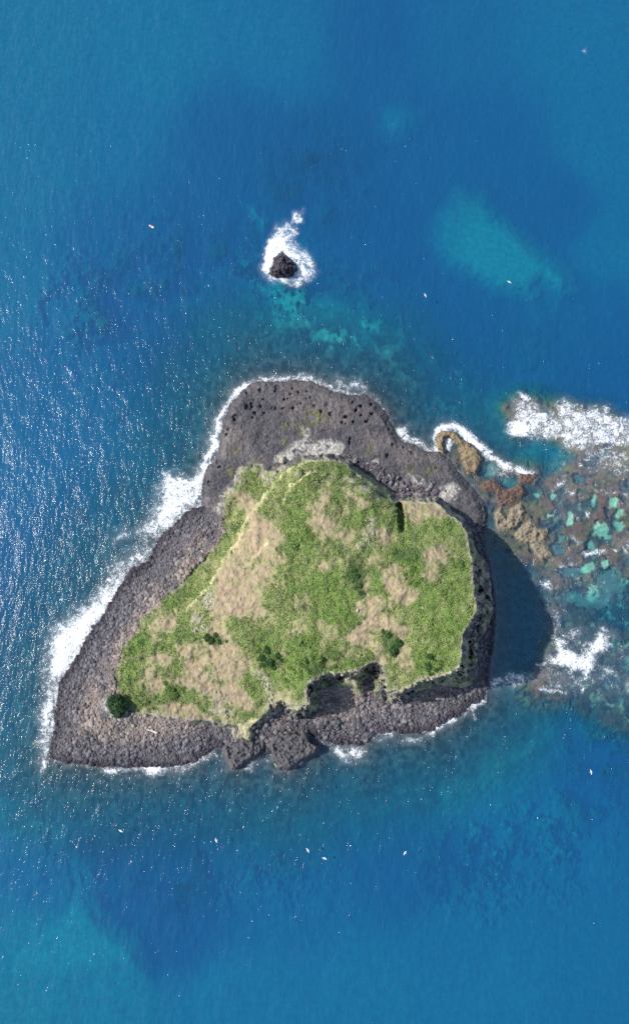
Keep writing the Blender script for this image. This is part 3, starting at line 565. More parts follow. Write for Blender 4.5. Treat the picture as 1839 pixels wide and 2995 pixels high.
# ------------------------------------------------------------------ sea surface
FOAM = [ # (outline, density, softness)
 (ZC([(140,1330),(145,1150),(165,1000),(210,950),(330,850),(480,760),(540,650),(620,590),(740,520),(760,560),(660,700),(560,880),(450,1020),(380,1150),(310,1250),(250,1310),(180,1340)]), 1.0, 26),
 (ZC([(560,620),(560,500),(700,400),(800,350),(940,290),(960,340),(920,420),(860,490),(740,560)]), .62, 20),
 (ZC([(790,260),(900,140),(980,0),(1080,-60),(1250,0),(1260,60),(1150,100),(1080,190),(950,260),(850,290)]), 1.0, 24),
 (ZC([(590,290),(700,220),(760,300),(640,350)]), .62, 16), (ZC([(330,850),(340,770),(420,800),(560,600),(640,640),(500,760)]), .6, 18),
 (ZC([(860,130),(930,-60),(1130,-150),(1290,-60),(1300,60),(1100,120)]), .65, 22),
 ([(520,1500),(470,1455),(476,1385),(505,1378),(555,1392),(600,1350),(640,1350),(600,1420),(590,1480)], .85, 16),
 (ZA([(180,900),(215,800),(250,700),(290,620),(320,500),(340,420),(400,310),(470,220),(540,170),(600,190),(560,240),(500,270),(430,340),(390,440),(370,560),(350,680),(270,780),(240,920)]), .9, 8),
 (ZA([(180,700),(230,600),(280,480),(330,400),(360,420),(340,560),(300,660)]), .45, 14),
 (ZA([(540,170),(640,130),(800,110),(920,115),(1020,100),(1100,150),(1180,190),(1330,230),(1450,265),(1400,290),(1200,250),(1130,220),(1050,185),(900,165),(650,175),(580,210)]), .74, 9),
 (ZA([(1190,180),(1220,110),(1300,170),(1390,150),(1440,230),(1440,260),(1300,230)]), .66, 12),
 (ZB([(90,230),(140,160),(190,200),(200,260),(280,290),(290,310),(230,300),(180,280)]), .6, 8),
 (ZB([(385,500),(480,475),(510,560),(600,590),(640,650),(700,620),(750,700),(700,715),(600,680),(520,640),(450,610),(410,560)]), .72, 9),
 (ZB([(405,510),(430,520),(470,590),(440,600)]), 1.0, 6),
 (ZB([(660,650),(680,600),(680,530),(720,475),(820,455),(880,500),(1000,590),(1060,640),(1020,700),(930,620),(850,560),(830,535),(740,525),(705,560),(700,640),(720,680)]), 1.0, 8),
 (ZB([(640,600),(660,500),(740,440),(900,470),(960,560),(900,580)]), .5, 12),
 (ZB([(745,590),(800,585),(820,620),(790,680),(745,680)]), .85, 6),
 (ZG([(-40,440),(60,500),(200,600),(330,710),(480,780),(600,820),(700,840),(690,920),(640,920),(560,880),(440,840),(330,780),(200,700),(100,620),(0,550)]), .93, 9),
 (ZG([(0,440),(80,460),(200,570),(260,650),(400,740),(500,780),(400,760),(200,640)]), .5, 10),
 (ZG([(180,780),(330,770),(440,850),(500,880),(420,920),(330,910),(260,850)]), .45, 10),
 (ZG([(430,480),(480,385),(600,380),(650,440),(620,520),(480,540)]), 1.1, 10), (ZG([(530,145),(570,155),(660,210),(640,230),(570,225)]), 1.0, 6),
 (ZG([(460,330),(480,200),(560,190),(700,240),(760,270),(860,330),(870,220),(1000,200),(1060,260),(1290,260),(1400,330),(1600,400),(1650,640),(1300,650),(1180,620),(1000,680),(930,640),(890,560),(760,580),(600,545)]), .72, 18),
 (ZG([(980,310),(1150,320),(1240,330),(1400,350),(1512,440),(1600,560),(1500,560),(1400,410),(1260,400),(1210,460),(1180,400),(1060,360)]), .85, 12),
 (ZG([(880,480),(990,450),(1060,520),(1000,600),(990,680),(930,620)]), .85, 12), (ZG([(1040,560),(1200,560),(1180,620),(1100,670),(1020,660)]), .72, 10),
 (ZG([(1000,560),(1400,500),(1600,600),(1650,900),(1500,1000),(1150,900),(1000,760)]), .5, 40),
 (ZG([(840,980),(900,910),(950,900),(940,960),(840,1030)]), .72, 8), (ZG([(950,1000),(1030,1000),(1040,1060),(990,1060)]), .72, 7), (ZG([(910,880),(950,880),(930,910)]), .9, 5),
 (ZG([(1060,770),(1100,780),(1080,810)]), .85, 5), (ZG([(1050,1110),(1090,1130),(1070,1150)]), .85, 5), (ZG([(1130,1210),(1160,1215),(1150,1255),(1130,1240)]), 1.0, 4),
 (ZG([(1210,1010),(1300,1020),(1400,1010),(1550,1060),(1500,1080),(1390,1040),(1280,1060)]), .6, 8), (ZG([(1380,1100),(1550,1100),(1550,1180),(1450,1150)]), .45, 12),
 (ZG([(975,1400),(1040,1420),(1090,1480),(1070,1500),(1020,1450)]), .8, 6), (ZG([(1080,1560),(1200,1550),(1300,1530),(1310,1550),(1220,1590),(1120,1600)]), .85, 6),
 (ZG([(1350,1530),(1410,1540),(1390,1560)]), .8, 5), (ZG([(1350,1450),(1600,1350),(1600,1600),(1450,1640)]), .45, 25),
 (ZH([(850,430),(900,440),(960,490),(900,490)]), .85, 6), (ZH([(960,450),(1010,450),(1010,475),(970,470)]), .9, 4),
 (ZH([(720,580),(800,580),(830,640),(820,710),(790,690),(740,640)]), .72, 8), (ZH([(840,820),(900,860),(910,1000),(870,1090),(845,1000)]), .65, 10),
 (ZH([(850,1090),(890,1085),(960,1180),(1060,1260),(1110,1240),(1180,1130),(1250,1060),(1320,1090),(1350,1170),(1300,1220),(1220,1260),(1190,1400),(1120,1470),(1110,1400),(1000,1390),(800,1330),(785,1270),(850,1250)]), .95, 14),
 (ZH([(1180,1130),(1280,1060),(1350,1150),(1280,1220),(1180,1200)]), .72, 16),
 (ZH([(880,1060),(1000,1000),(1100,1010),(1130,1060),(1040,1160),(940,1140)]), .58, 14), (ZH([(1180,1020),(1280,990),(1420,1090),(1340,1110)]), .6, 12),
 (ZH([(1000,1150),(1180,1080),(1250,1280),(1080,1250)]), .52, 16),
 (ZH([(700,1380),(820,1330),(1050,1390),(1300,1340),(1420,1440),(1400,1500),(1100,1600),(960,1620),(720,1580),(700,1480)]), .44, 20),
 (ZH([(1180,1340),(1330,1350),(1430,1450),(1420,1490),(1300,1420)]), .68, 10), (ZH([(690,1340),(770,1320),(780,1350),(720,1370)]), .95, 6),
 (ZH([(1080,1570),(1100,1515),(1120,1550),(1095,1600)]), 1.0, 4), (ZH([(690,1550),(740,1540),(880,1560),(960,1570),(960,1610),(880,1590),(780,1590),(700,1590)]), .74, 7),
 (ZH([(1440,1480),(1600,1420),(1600,1600),(1470,1560)]), .6, 12),
 (ZF([(665,310),(720,265),(800,235),(830,250),(950,240),(960,300),(900,310),(820,345),(770,320),(720,330),(680,330)]), .6, 8),
 (ZF([(555,440),(570,400),(620,360),(650,390),(640,420),(600,430),(585,460)]), 1.0, 6), (ZF([(560,450),(580,455),(595,515),(585,520)]), .9, 4),
 (ZF([(300,600),(360,540),(450,485),(500,480),(480,530),(400,570),(360,590),(340,620)]), .9, 8), (ZF([(120,640),(300,600),(380,600),(250,660),(150,680)]), .55, 8), (ZF([(480,480),(560,460),(560,500),(480,530)]), .55, 8),
 (ZE([(1270,690),(1310,680),(1340,710),(1390,730),(1370,760),(1320,770),(1280,740)]), .85, 7), (ZE([(1200,740),(1400,740),(1380,800),(1200,850)]), .42, 12),
 (ZE([(920,850),(980,830),(1040,870),(1120,840),(1180,880),(1160,930),(1080,920),(1040,960),(1000,940),(960,900)]), .78, 8), (ZE([(880,820),(1200,820),(1200,940),(1000,980)]), .5, 12),
 (ZE([(280,1000),(320,930),(400,945),(480,920),(480,950),(380,965),(340,1030)]), .62, 7),
 (ZE([(700,950),(720,950),(715,980),(700,975)]), .9, 4),
 (ZD([(530,990),(560,965),(700,965),(780,955),(880,925),(960,935),(1000,980),(900,1030),(820,990),(680,990),(560,1010)]), .84, 7),
 (ZD([(780,955),(880,925),(960,940),(980,985),(900,1010),(820,985)]), 1.0, 7),
 (ZD([(990,950),(1160,930),(1250,880),(1280,850),(1340,830),(1360,880),(1250,940),(1100,1010),(1000,1000)]), .6, 9),
 (ZD([(120,340),(250,320),(260,440),(230,500),(200,600),(190,700),(160,780),(150,950),(110,1010),(90,930),(110,840),(60,800),(100,700),(70,580),(120,480)]), .72, 12),
 (ZD([(150,600),(200,620),(200,720),(160,700)]), .85, 6), (ZD([(110,900),(150,900),(140,960),(100,1000)]), .9, 6),
 (ZS([(500,590),(560,540),(700,540),(720,620),(740,680),(860,740),(880,820),(800,790),(650,710),(560,850),(530,960),(450,930),(450,800),(480,680)]), 1.1, 5),
 (ZS([(540,500),(600,430),(700,340),(800,400),(840,500),(820,600),(920,680),(980,760),(1020,820),(1070,920),(980,1010),(860,1100),(700,1060),(520,1040),(430,960),(420,850),(450,700)]), .7, 8),
 (ZS([(740,400),(780,260),(830,240),(850,270),(890,220),(900,380),(820,400)]), .66, 6), (ZS([(860,870),(950,880),(960,980),(870,1010),(800,1000),(840,940)]), 1.0, 6), (ZS([(900,820),(1010,790),(1020,860),(960,880)]), .9, 5),
 (ZS([(590,360),(640,400),(580,480),(540,480)]), .5, 5),
 (ZN([(1262,268),(1288,250),(1280,285)]), .5, 3)]
FLECK = D([(1000,350,.75,170),(830,350,.8,120),(1220,350,.6,80),(1400,130,.5,60),(730,380,.7,90),(900,500,.4,160),(640,620,.7,130),(500,950,.75,190),(250,1350,.9,260),(60,1600,1.,200),(150,1000,.7,300),(120,1900,.9,170),
 (900,850,.4,140),(1300,650,.3,250),(1120,930,.4,110),(1300,1500,.25,200),(80,2300,.6,240),(400,2200,.3,300),(450,750,.6,200)])
def sea_foam(u, v):
    w1 = (fbm(u, v, 26, 3, 203)-.5)*20; w2 = (fbm(u, v, 26, 3, 243)-.5)*20
    f = np.zeros(u.shape)
    veil = S(u, 1500, 1640)*S(v, 1230, 1330)*(1-S(v, 2020, 2090))
    f = .30*veil*S(fbm(u, v, 90, 3, 271), .35, .6)
    for P, d, soft in FOAM:
        s = sdf(P, u+w1*min(1, soft/9.), v+w2*min(1, soft/9.), 60)
        f = np.maximum(f, d*np.clip((s+soft*1.35)/(soft*2.6), 0, 1)**.9)
    return f
xs = np.concatenate([[-9000,-4000,-2000,-1000,-600,-400,-300], np.arange(-240,-150,1.6), np.arange(-150,170,.42), np.arange(170,250,1.6), [310,420,620,1000,2000,4000,9000]])
ys = np.concatenate([[-9000,-4000,-2000,-1000,-600,-400,-300], np.arange(-250,-125,1.3), np.arange(-125,120,.42), np.arange(120,440,1.0), [480,600,800,1200,2000,4000,9000]])
Xs, Ys = np.meshgrid(xs, ys)
us, vs = px(Xs, Ys); 
near = (us > -415) & (us < 2290) & (vs > -415) & (vs < 3390) & (np.abs(Xs) < 420) & (Ys > -320) & (Ys < 640)
dep = np.full(Xs.shape, 40.0); fo = np.zeros(Xs.shape); fk = np.zeros(Xs.shape); swell = np.zeros(Xs.shape)
un, vn = us[near], vs[near]
tz, pool_, dLn, dTn, mRn, labn = terrain(un, vn, 'z')
dep[near] = np.clip(-tz, .05, 60)
f_ = sea_foam(un, vn)
wash = np.where(dLn < 10, .46*(1-S(-dLn, 0, 16)), 0)*(.4+1.0*fbm(un, vn, 60, 2, 301))
sh = (un > 1300) & (vn > 1480) & (vn < 2010)
f_ = np.maximum(f_, np.where(sh, 0, wash))
fo[near] = f_
fq = np.full(un.shape, .12)
for a, b, d_, r in FLECK: fq = np.maximum(fq, d_*np.exp(-((un-a)**2+(vn-b)**2)/(r*1.2)**2))
fk[near] = fq*(1-S(mRn, .2, .8)*.6)
waves = (fbm(Xs*.8+Ys*.6, (Ys*.8-Xs*.6)*.45, 7, 3, 401)-.5)*.5 + (fbm(Xs*.8+Ys*.6, (Ys*.8-Xs*.6)*.4, 26, 2, 402)-.5)*.9
calm = 1-S(fo, .2, .8)*.3
Zs = waves*.4*calm + S(fo, .6, 1.0)*(fbm(Xs, Ys, 2.2, 3, 405)-.2)*.5
Zs = np.where(near, Zs, 0)
i2 = np.arange(Xs.size).reshape(Xs.shape)
q2 = np.stack([i2[:-1,:-1], i2[:-1,1:], i2[1:,1:], i2[1:,:-1]], -1).reshape(-1, 4)
sea = mesh_np('sea_water', np.stack([Xs, Ys, Zs], -1).reshape(-1, 3), q2, 4, M_sea, attrs=dict(depth=dep.ravel(), foam=fo.ravel(), fleck=fk.ravel()))
tag(sea, 'blue sea with white surf breaking round the island', 'sea', kind='structure')

# ------------------------------------------------------------------ stones
import bmesh
def ico(sub):
    bm = bmesh.new(); bmesh.ops.create_icosphere(bm, subdivisions=sub, radius=1)
    v = np.array([x.co[:] for x in bm.verts]); f = np.array([[q.index for q in p.verts] for p in bm.faces]); bm.free(); return v, f
def rock_shape(sub, seed, sc_=(1,.8,.6), amp=.35):
    v, f = ico(sub); r = np.random.default_rng(seed)
    # planes cut off give angular blocks
    for _ in range(9):
        n = r.normal(size=3); n /= np.linalg.norm(n); d = r.uniform(.55, .85)
        k = v@n - d; v = v - np.where(k > 0, k, 0)[:, None]*n
    v = v*(1 + amp*.4*(r.random((len(v), 1))-.5)) * np.array(sc_)
    return v, f
def surf_z(u, v):
    u = np.atleast_1d(np.asarray(u, float)); v = np.atleast_1d(np.asarray(v, float))
    return terrain(u, v, 'z')
def scatter(poly_bbox, step, keep):
    a0, b0, a1, b1 = poly_bbox
    g = np.stack(np.meshgrid(np.arange(a0, a1, step), np.arange(b0, b1, step)), -1).reshape(-1, 2)
    g = g + rng.uniform(-.5, .5, g.shape)*step
    return g[:, 0], g[:, 1]
cu, cv = scatter((120, 1470, 1450, 2270), 5.0, None)
cz, ccol, clab, _ = terrain(cu, cv)
dLc = sdf(LAND, cu, cv, 60)
kb = (clab == 3) & (dLc > -3)
cu, cv, cz, ccol = cu[kb], cv[kb], cz[kb], ccol[kb]
base = [rock_shape(1, s, (1, .85, .7)) for s in range(8)]
def stone_field(name, cu, cv, cz, ccol, rmin, rmax, m, shapes=base, colvar=.45):
    n = len(cu); cx, cy = at(cu, cv, cz); which = rng.integers(0, len(shapes), n)
    r = (rmin + (rmax-rmin)*rng.random(n)**3)*(.75 + .75*S(fbm(cu, cv, 45, 3, 710), .35, .65))
    Vs, Fs, Cs = [], [], []; off = 0
    for k, (bv, bf) in enumerate(shapes):
        i = np.where(which == k)[0]; an = rng.uniform(0, 6.28, len(i)); s, c = np.sin(an), np.cos(an)
        v = bv[None]*r[i, None, None]
        vx = v[..., 0]*c[:, None] - v[..., 1]*s[:, None] + cx[i, None]; vy = v[..., 0]*s[:, None] + v[..., 1]*c[:, None] + cy[i, None]
        vz = v[..., 2] + cz[i, None] + r[i, None]*.15
        Vs.append(np.stack([vx, vy, vz], -1).reshape(-1, 3))
        Fs.append((bf[None] + (np.arange(len(i))*len(bv))[:, None, None] + off).reshape(-1, 3)); off += len(i)*len(bv)
        t = ccol[i]*(1 + colvar*(rng.random((len(i), 1))-.5)*2)
        Cs.append(np.repeat(t, len(bv), 0))
    return mesh_np(name, np.concatenate(Vs), np.concatenate(Fs), 3, m, np.concatenate(Cs), smooth=False)
kk = rng.random(len(cu)) > S(ccol.mean(1), .26, .36)
cu, cv, cz, ccol = cu[kk], cv[kk], cz[kk], ccol[kk]
o = stone_field('beach_stones', cu, cv, cz, ccol,   .33, 1.25, M_cob)
tag(o, 'countless grey rounded stones covering the beach', 'stones', kind='stuff')

# single boulders: eight block shapes, copied
def proto(name, seed, m, sub=2):
    v, f = rock_shape(sub, seed, (1, rng.uniform(.7, .95), rng.uniform(.55, .8)), .25)
    me = mesh_np(name, v, f, 3, m, smooth=False); d = me.data; bpy.data.objects.remove(me); return d
protos = {'talus': [proto('boulder', 90+j, (M_darkrock, M_mauve, M_grey)[j % 3]) for j in range(9)]}
protos |= {k: [proto('boulder', s*10+j, m) for j in range(6)] for s, (k, m) in enumerate(dict(dark=M_darkrock, pale=M_paler, olive=M_olive).items())}
def boulders(pts, kind, label, group, sink=.25):
    P = np.array(pts, float); z = surf_z(P[:,0], P[:,1])[0]; x, y = at(P[:,0], P[:,1], z)
    for i in range(len(P)):
        o = bpy.data.objects.new('boulder', random.choice(protos[kind])); C.objects.link(o)
        r = P[i,2]; o.location = (x[i], y[i], z[i] + r*.35); o.scale = (r, r, r); o.rotation_euler = (random.uniform(-.3,.3), random.uniform(-.3,.3), random.uniform(0, 6.28))
        tag(o, label, 'boulder', group)
def in_poly(poly, n, rmin, rmax, gap=5):
    P = np.asarray(poly); out = []
    tries = 0
    while len(out) < n and tries < 60*n:
        tries += 1
        a = random.uniform(P[:,0].min(), P[:,0].max()); b = random.uniform(P[:,1].min(), P[:,1].max())
        if sdf(poly, np.array([a]), np.array([b]), 30)[0] > 0 and all((a-q[0])**2+(b-q[1])**2 > gap*gap for q in out):
            out.append((a, b, rmin + (rmax-rmin)*random.random()**2))
    return out
TALUS = ZB([(10,690),(60,700),(200,740),(300,810),(420,870),(480,900),(560,930),(680,920),(700,960),(680,1040),(560,1045),(440,1030),(350,960),(200,850),(100,780),(20,730)])
boulders(in_poly(TALUS, 130, .5, 1.6, 5), 'talus', 'dark angular boulder in the heap below the north-east cliff', 'boulders heaped below the north-east cliff')
SBEACH = ZE([(900,800),(820,740),(830,620),(1030,640),(1080,540),(1130,490),(1300,480),(1512,500),(1512,690),(1400,710),(1240,730),(1200,800),(1000,820)])
boulders(in_poly(SBEACH, 70, .8, 1.7, 9), 'talus', 'large grey boulder on the stony beach below the south cliff', 'large boulders on the south beach')
S2 = ZE([(440,640),(700,600),(820,620),(800,720),(500,740),(400,800),(340,760),(360,680)])
boulders(in_poly(S2, 26, .8, 1.8, 8), 'talus', 'grey boulder on the rubble above the two dark ledges', 'boulders above the rock ledges')
for P, n in ((STONY[0], 14), (STONY[1], 16), (STONY[2], 10)):
    boulders(in_poly(P, n, .45, .95, 5), 'pale', 'small pale stone half sunk in the turf of the island top', 'pale stones on the island top')
boulders(in_poly(STONY[4], 10, .5, .9, 6) + in_poly(STONY[5], 12, .5, 1.0, 5), 'pale', 'pale stone on the broken southern grass edge', 'pale stones on the southern grass edge')
rim = [(x, y, random.uniform(.5, 1.1)) for x, y in [(1000,1972),(975,1978),(940,1986),(1020,1970),(1040,1969),(1160,2008),(1178,2012),(1200,2004),(1140,2030),(1215,1998),(1232,1992),(1250,1988),(1262,1984),(1280,1978),(1300,1973),(1318,1966),(1334,1958),(1246,1978),(1290,1966),(855,2072),(870,2075),(892,2070),(828,2058)]]
boulders(rim, 'pale', 'pale rock on the lip of the south cliff', 'rocks on the lip of the south cliff')
boulders([(873,1386,2.6)], 'olive', 'rounded olive boulder standing alone on the grass near the north tip', None)
boulders([(825,1348,2.4)], 'pale', 'large whitish boulder below the north-west grass edge', None)
boulders([(390,2122,1.1)], 'pale', 'small white stone on the beach between round tree and driftwood', None)
boulders([(686,2150,1.4)], 'pale', 'white rock at the foot of the golden ledge', None)
boulders([(1045,1786,1.2)], 'pale', 'grey stone at the west edge of the bare tan patch', None)
boulders([(1235,1778,.7)], 'pale', 'lone white stone in the eastern grass', None)
boulders([(493,1978,.8)], 'dark', 'small dark stone in the western grass', None)

# sea stack
u0, v0 = 828, 778
def sea_stack():
    outline = ZS([(650,700),(700,740),(760,790),(820,860),(830,900),(790,960),(690,990),(600,990),(520,950),(530,880),(570,850),(560,780),(600,750)])
    P = np.asarray(outline); a = np.arange(P[:,0].min()-12, P[:,0].max()+12, .9); b = np.arange(P[:,1].min()-12, P[:,1].max()+12, .9)
    U, V = np.meshgrid(a, b); d = sdf(outline, U+(fbm(U,V,8,2,501)-.5)*5, V+(fbm(U,V,8,2,511)-.5)*5, 20)
    r = ridged(U, V, 11, 4, 521)
    z = -1.5 + S(d, -7, 3)*2.2 + np.clip(d, 0, 30)*.22 + (r-.55)*4.5*S(d, -2, 6) + (fbm(U,V,4,2,7)-.5)*1.2*S(d, -2, 4)
    x, y = at(U, V, z); n = U.shape
    i = np.arange(U.size).reshape(n); q = np.stack([i[:-1,:-1], i[1:,:-1], i[1:,1:], i[:-1,1:]], -1).reshape(-1, 4)
    q = q[(d[:-1,:-1] > -9).ravel()]; used, inv = np.unique(q, return_inverse=True)
    o = mesh_np('sea_stack', np.stack([x, y, z], -1).reshape(-1, 3)[used], inv.reshape(-1, 4), 4, M_blackrock, smooth=False)
    tag(o, 'jagged black rock alone in the sea with white surf round it', 'rock')
sea_stack()

# ------------------------------------------------------------------ vegetation
gu, gv = scatter((310, 1330, 1410, 2180), 3.3, None)
gz, gcol, glab, _ = terrain(gu, gv)
green = gcol[:, 1] - gcol[:, 0]*.92
kg = (glab == 4) & (rng.random(len(gu)) < np.clip(green*24 + .06, 0, 1))
gu, gv, gz, gcol = gu[kg], gv[kg], gz[kg], gcol[kg]; green = green[kg]
def tufts(name, gu, gv, gz, gcol, hs):
    n = len(gu); x, y = at(gu, gv, gz); K = 5
    an = rng.uniform(0, 6.28, (n, K)); tl = rng.uniform(.35, 1.0, (n, K)); h = hs[:, None]*rng.uniform(.5, 1.2, (n, K))
    cx, sy = np.cos(an), np.sin(an); w = .32*h + .05
    bx = x[:, None] + cx*.1; by = y[:, None] + sy*.1
    p0 = np.stack([bx - sy*w, by + cx*w, np.repeat(gz[:, None]-.05, K, 1)], -1)
    p1 = np.stack([bx + sy*w, by - cx*w, np.repeat(gz[:, None]-.05, K, 1)], -1)
    p2 = np.stack([bx + cx*h*tl + sy*w*.5, by + sy*h*tl - cx*w*.5, gz[:, None] + h*(1.15-tl*.7)], -1)
    p3 = np.stack([bx + cx*h*tl - sy*w*.5, by + sy*h*tl + cx*w*.5, gz[:, None] + h*(1.15-tl*.7)], -1)
    V = np.stack([p0, p1, p2, p3], 2).reshape(-1, 3); Fq = np.arange(len(V)).reshape(-1, 4)
    t = 1.1*gcol*(1 + .3*(rng.random((n, 1))-.5)) * (1 + .08*(rng.random((n, 3))-.5))
    t = np.repeat(t, K*4, 0)
    return mesh_np(name, V, Fq, 4, M_leaf, t, smooth=False)
hs = (.24 + .28*S(green, .01, .06)*rng.random(len(gu)))*(1 + .5*S(fbm(gu, gv, 15, 3, 700), .56, .7)*S(green, .01, .05))
o = tufts('ground_cover', gu, gv, gz, gcol, hs)
tag(o, 'green and dry grass and low scrub covering the island top', 'grass', kind='stuff')

def crown_mesh(n, r, h, seed, leaf=.28):
    g = np.random.default_rng(seed)
    lobes = [(0,0,h*.45,r*.7)] + [(r*.55*math.cos(t)*g.uniform(.7,1.1), r*.55*math.sin(t)*g.uniform(.7,1.1), h*g.uniform(.3,.6), r*g.uniform(.35,.55)) for t in np.linspace(0, 5.6, 8)]
    per = np.array([l[3]**2 for l in lobes]); per = (n*per/per.sum()).astype(int)
    c = []
    for (a, b, z, rr), k in zip(lobes, per):
        d = g.normal(size=(k, 3)); d /= np.linalg.norm(d, axis=1)[:, None]; d[:, 2] = np.abs(d[:, 2])*1.0 - .15
        c.append(np.array([a, b, z]) + d*rr*g.uniform(.75, 1.08, (k, 1))*np.array([1, 1, .85*h/r]))
    c = np.concatenate(c); k = len(c)
    nrm = g.normal(size=(k, 3)) + np.array([0, 0, .9]); nrm /= np.linalg.norm(nrm, axis=1)[:, None]
    t = np.cross(nrm, g.normal(size=(k, 3))); t /= np.linalg.norm(t, axis=1)[:, None]; b = np.cross(nrm, t)
    s = leaf*g.uniform(.6, 1.3, (k, 1))
    V = np.stack([c - t*s, c - b*s*.6, c + t*s, c + b*s*.6], 1).reshape(-1, 3)
    return V, np.arange(k*4).reshape(-1, 4)
def trunk_mesh(h, r, seed):
    g = np.random.default_rng(seed); V = []; Fq = []
    def limb(p, q, r0, r1):
        p, q = np.array(p, float), np.array(q, float); n = 7; o = len(V)
        for k in range(4):
            c = p + (q-p)*k/3 + (g.normal(size=3)*.06*h if 0 < k < 3 else 0); rr = r0 + (r1-r0)*k/3
            for j in range(n): a = 6.283*j/n; V.append((c[0]+rr*math.cos(a), c[1]+rr*math.sin(a), c[2]))
        for k in range(3):
            for j in range(n): Fq.append((o+k*n+j, o+k*n+(j+1) % n, o+(k+1)*n+(j+1) % n, o+(k+1)*n+j))
    limb((0,0,-.3), (0,0,h*.45), r, r*.7)
    for t in (0.3, 2.2, 4.1, 5.3): limb((0,0,h*.35), (math.cos(t)*h*.35, math.sin(t)*h*.35, h*.75), r*.55, r*.18)
    return np.array(V), np.array(Fq)
def shrub_proto(name, r, h, n, seed, m, leaf, tr):
    root = empty(name, (0,0,0))
    V, Fq = crown_mesh(n, r, h, seed, leaf); c = mesh_np('crown', V, Fq, 4, m, smooth=False); c.parent = root
    V, Fq = trunk_mesh(h, tr, seed); t = mesh_np('trunk', V, Fq, 4, M_bark, smooth=True); t.parent = root
    return root
def copy_tree(o):
    c = o.copy(); C.objects.link(c)
    for ch in o.children:
        d = ch.copy(); C.objects.link(d); d.parent = c
    return c
def place(o, u, v, s=1.0, rz=0):
    z = surf_z(u, v)[0][0]; x, y = at(u, v, z); o.location = (float(x), float(y), float(z)-.1); o.scale = (s, s, s); o.rotation_euler = (0, 0, rz)
big = shrub_proto('round_tree', 5.2, 7.5, 9000, 5, M_deep, .34, .35)
place(big, 350, 2062)
tag(big, 'large round dark green tree at the western corner of the grass by the beach', 'tree')
s1 = shrub_proto('shrub', 1.6, 1.5, 700, 8, M_bush2, .24, .1); s2 = shrub_proto('shrub', 1.7, 1.7, 700, 9, M_bush, .24, .1)
firsts = [s1, s2]; used_ = [False, False]
def shrub(u, v, s, k, label, group):
    if used_[k]: o = copy_tree(firsts[k])
    else: o = firsts[k]; used_[k] = True
    place(o, u, v, s, random.uniform(0, 6.28)); tag(o, label, 'shrub', group)
    return o
for a, b, s in ((493,2014,1.0),(512,2032,1.1),(484,1998,.8),(505,2018,.7)): shrub(a, b, s, 0, 'green shrub in the small clump east of the round dark tree', 'shrubs east of the round tree')
for a, b, s in ((766,1925,1.0),(788,1938,1.2),(812,1918,.9),(780,1902,1.1),(800,1952,.8),(770,1945,.7),(825,1932,.7)): shrub(a, b, s, 1, 'dark shrub in the clump on the southern edge of the central green', 'dark shrubs at the south of the central green')
for a, b, s in ((1134,1858,.8),(1164,1882,1.1),(1146,1900,1.2),(1120,1848,.7),(1152,1915,.8)): shrub(a, b, s, 1, 'dark shrub inside the bare tan patch above the south cliff', 'dark shrubs in the tan patch')
for P, n, lb, gp, k in ((ZL([(760,400),(860,390),(930,440),(850,480),(760,450)]), 7, 'low shrub on the tan slope west of the central green', 'shrubs on the western tan slope', 1),
    (ZM([(620,20),(850,40),(840,240),(760,320),(700,240)]), 14, 'leafy shrub between the two bare tan strips in the east', 'shrubs between the eastern tan strips', 0),
    (ZM([(1000,20),(1140,120),(1180,200),(1060,180)]), 9, 'shrub along the top of the eastern cliff edge', 'shrubs on the east cliff edge', 0),
    (ZM([(840,780),(1060,800),(1040,900),(880,950)]), 12, 'shrub on the south-east corner of the island top', 'shrubs at the south-east corner', 1),
    (ZE([(600,140),(1180,150),(1200,260),(930,290),(700,360),(540,370)]), 22, 'shrub in the green belt along the south cliff', 'shrubs along the south cliff', 0),
    (ZM([(300,130),(400,200),(390,370),(330,320)]), 8, 'dark shrub on the west side of the long tan strip', 'shrubs west of the long tan strip', 1)):
    for a, b, r in in_poly(P, n, .4, 1.05, 8): shrub(a, b, r, k, lb, gp)

# ------------------------------------------------------------------ small things
def tube(pts, rad, n=8):
    pts = np.array(pts, float); V = []; Fq = []
    for k, p in enumerate(pts):
        d = pts[min(k+1, len(pts)-1)] - pts[max(k-1, 0)]; d /= np.linalg.norm(d)
        a = np.cross(d, (0,0,1.)); a /= np.linalg.norm(a); b = np.cross(a, d)
        for j in range(n): t = 6.283*j/n; V.append(p + rad[k]*(a*math.cos(t) + b*math.sin(t)))
    for k in range(len(pts)-1):
        for j in range(n): Fq.append((k*n+j, k*n+(j+1) % n, (k+1)*n+(j+1) % n, (k+1)*n+j))
    return np.array(V), np.array(Fq)
z = surf_z(446, 2138)[0][0]; x, y = at(446, 2138, z)
dw = empty('driftwood_log', (float(x), float(y), float(z)+.45), radians(-16))
V, Fq = tube([(-2.9,.1,.1),(-1.6,0,.05),(0,.08,0),(1.4,-.05,.05),(2.5,0,.1),(2.8,.05,.1)], [.16,.26,.36,.46,.5,.26]); p = mesh_np('stem', V, Fq, 4, M_drift); p.parent = dw
V, Fq = tube([(-1.4,0,.1),(-1.9,.45,.3),(-2.5,.8,.4)], [.14,.1,.05]); p = mesh_np('branch', V, Fq, 4, M_drift); p.parent = dw
V, Fq = tube([(1.9,0,.1),(1.7,-.5,.3),(1.3,-.8,.35)], [.14,.1,.05]); p = mesh_np('branch', V, Fq, 4, M_drift); p.parent = dw
tag(dw, 'bleached white driftwood log lying on the grey southern beach', 'driftwood')
z = surf_z(443, 2088)[0][0]; x, y = at(443, 2088, z)
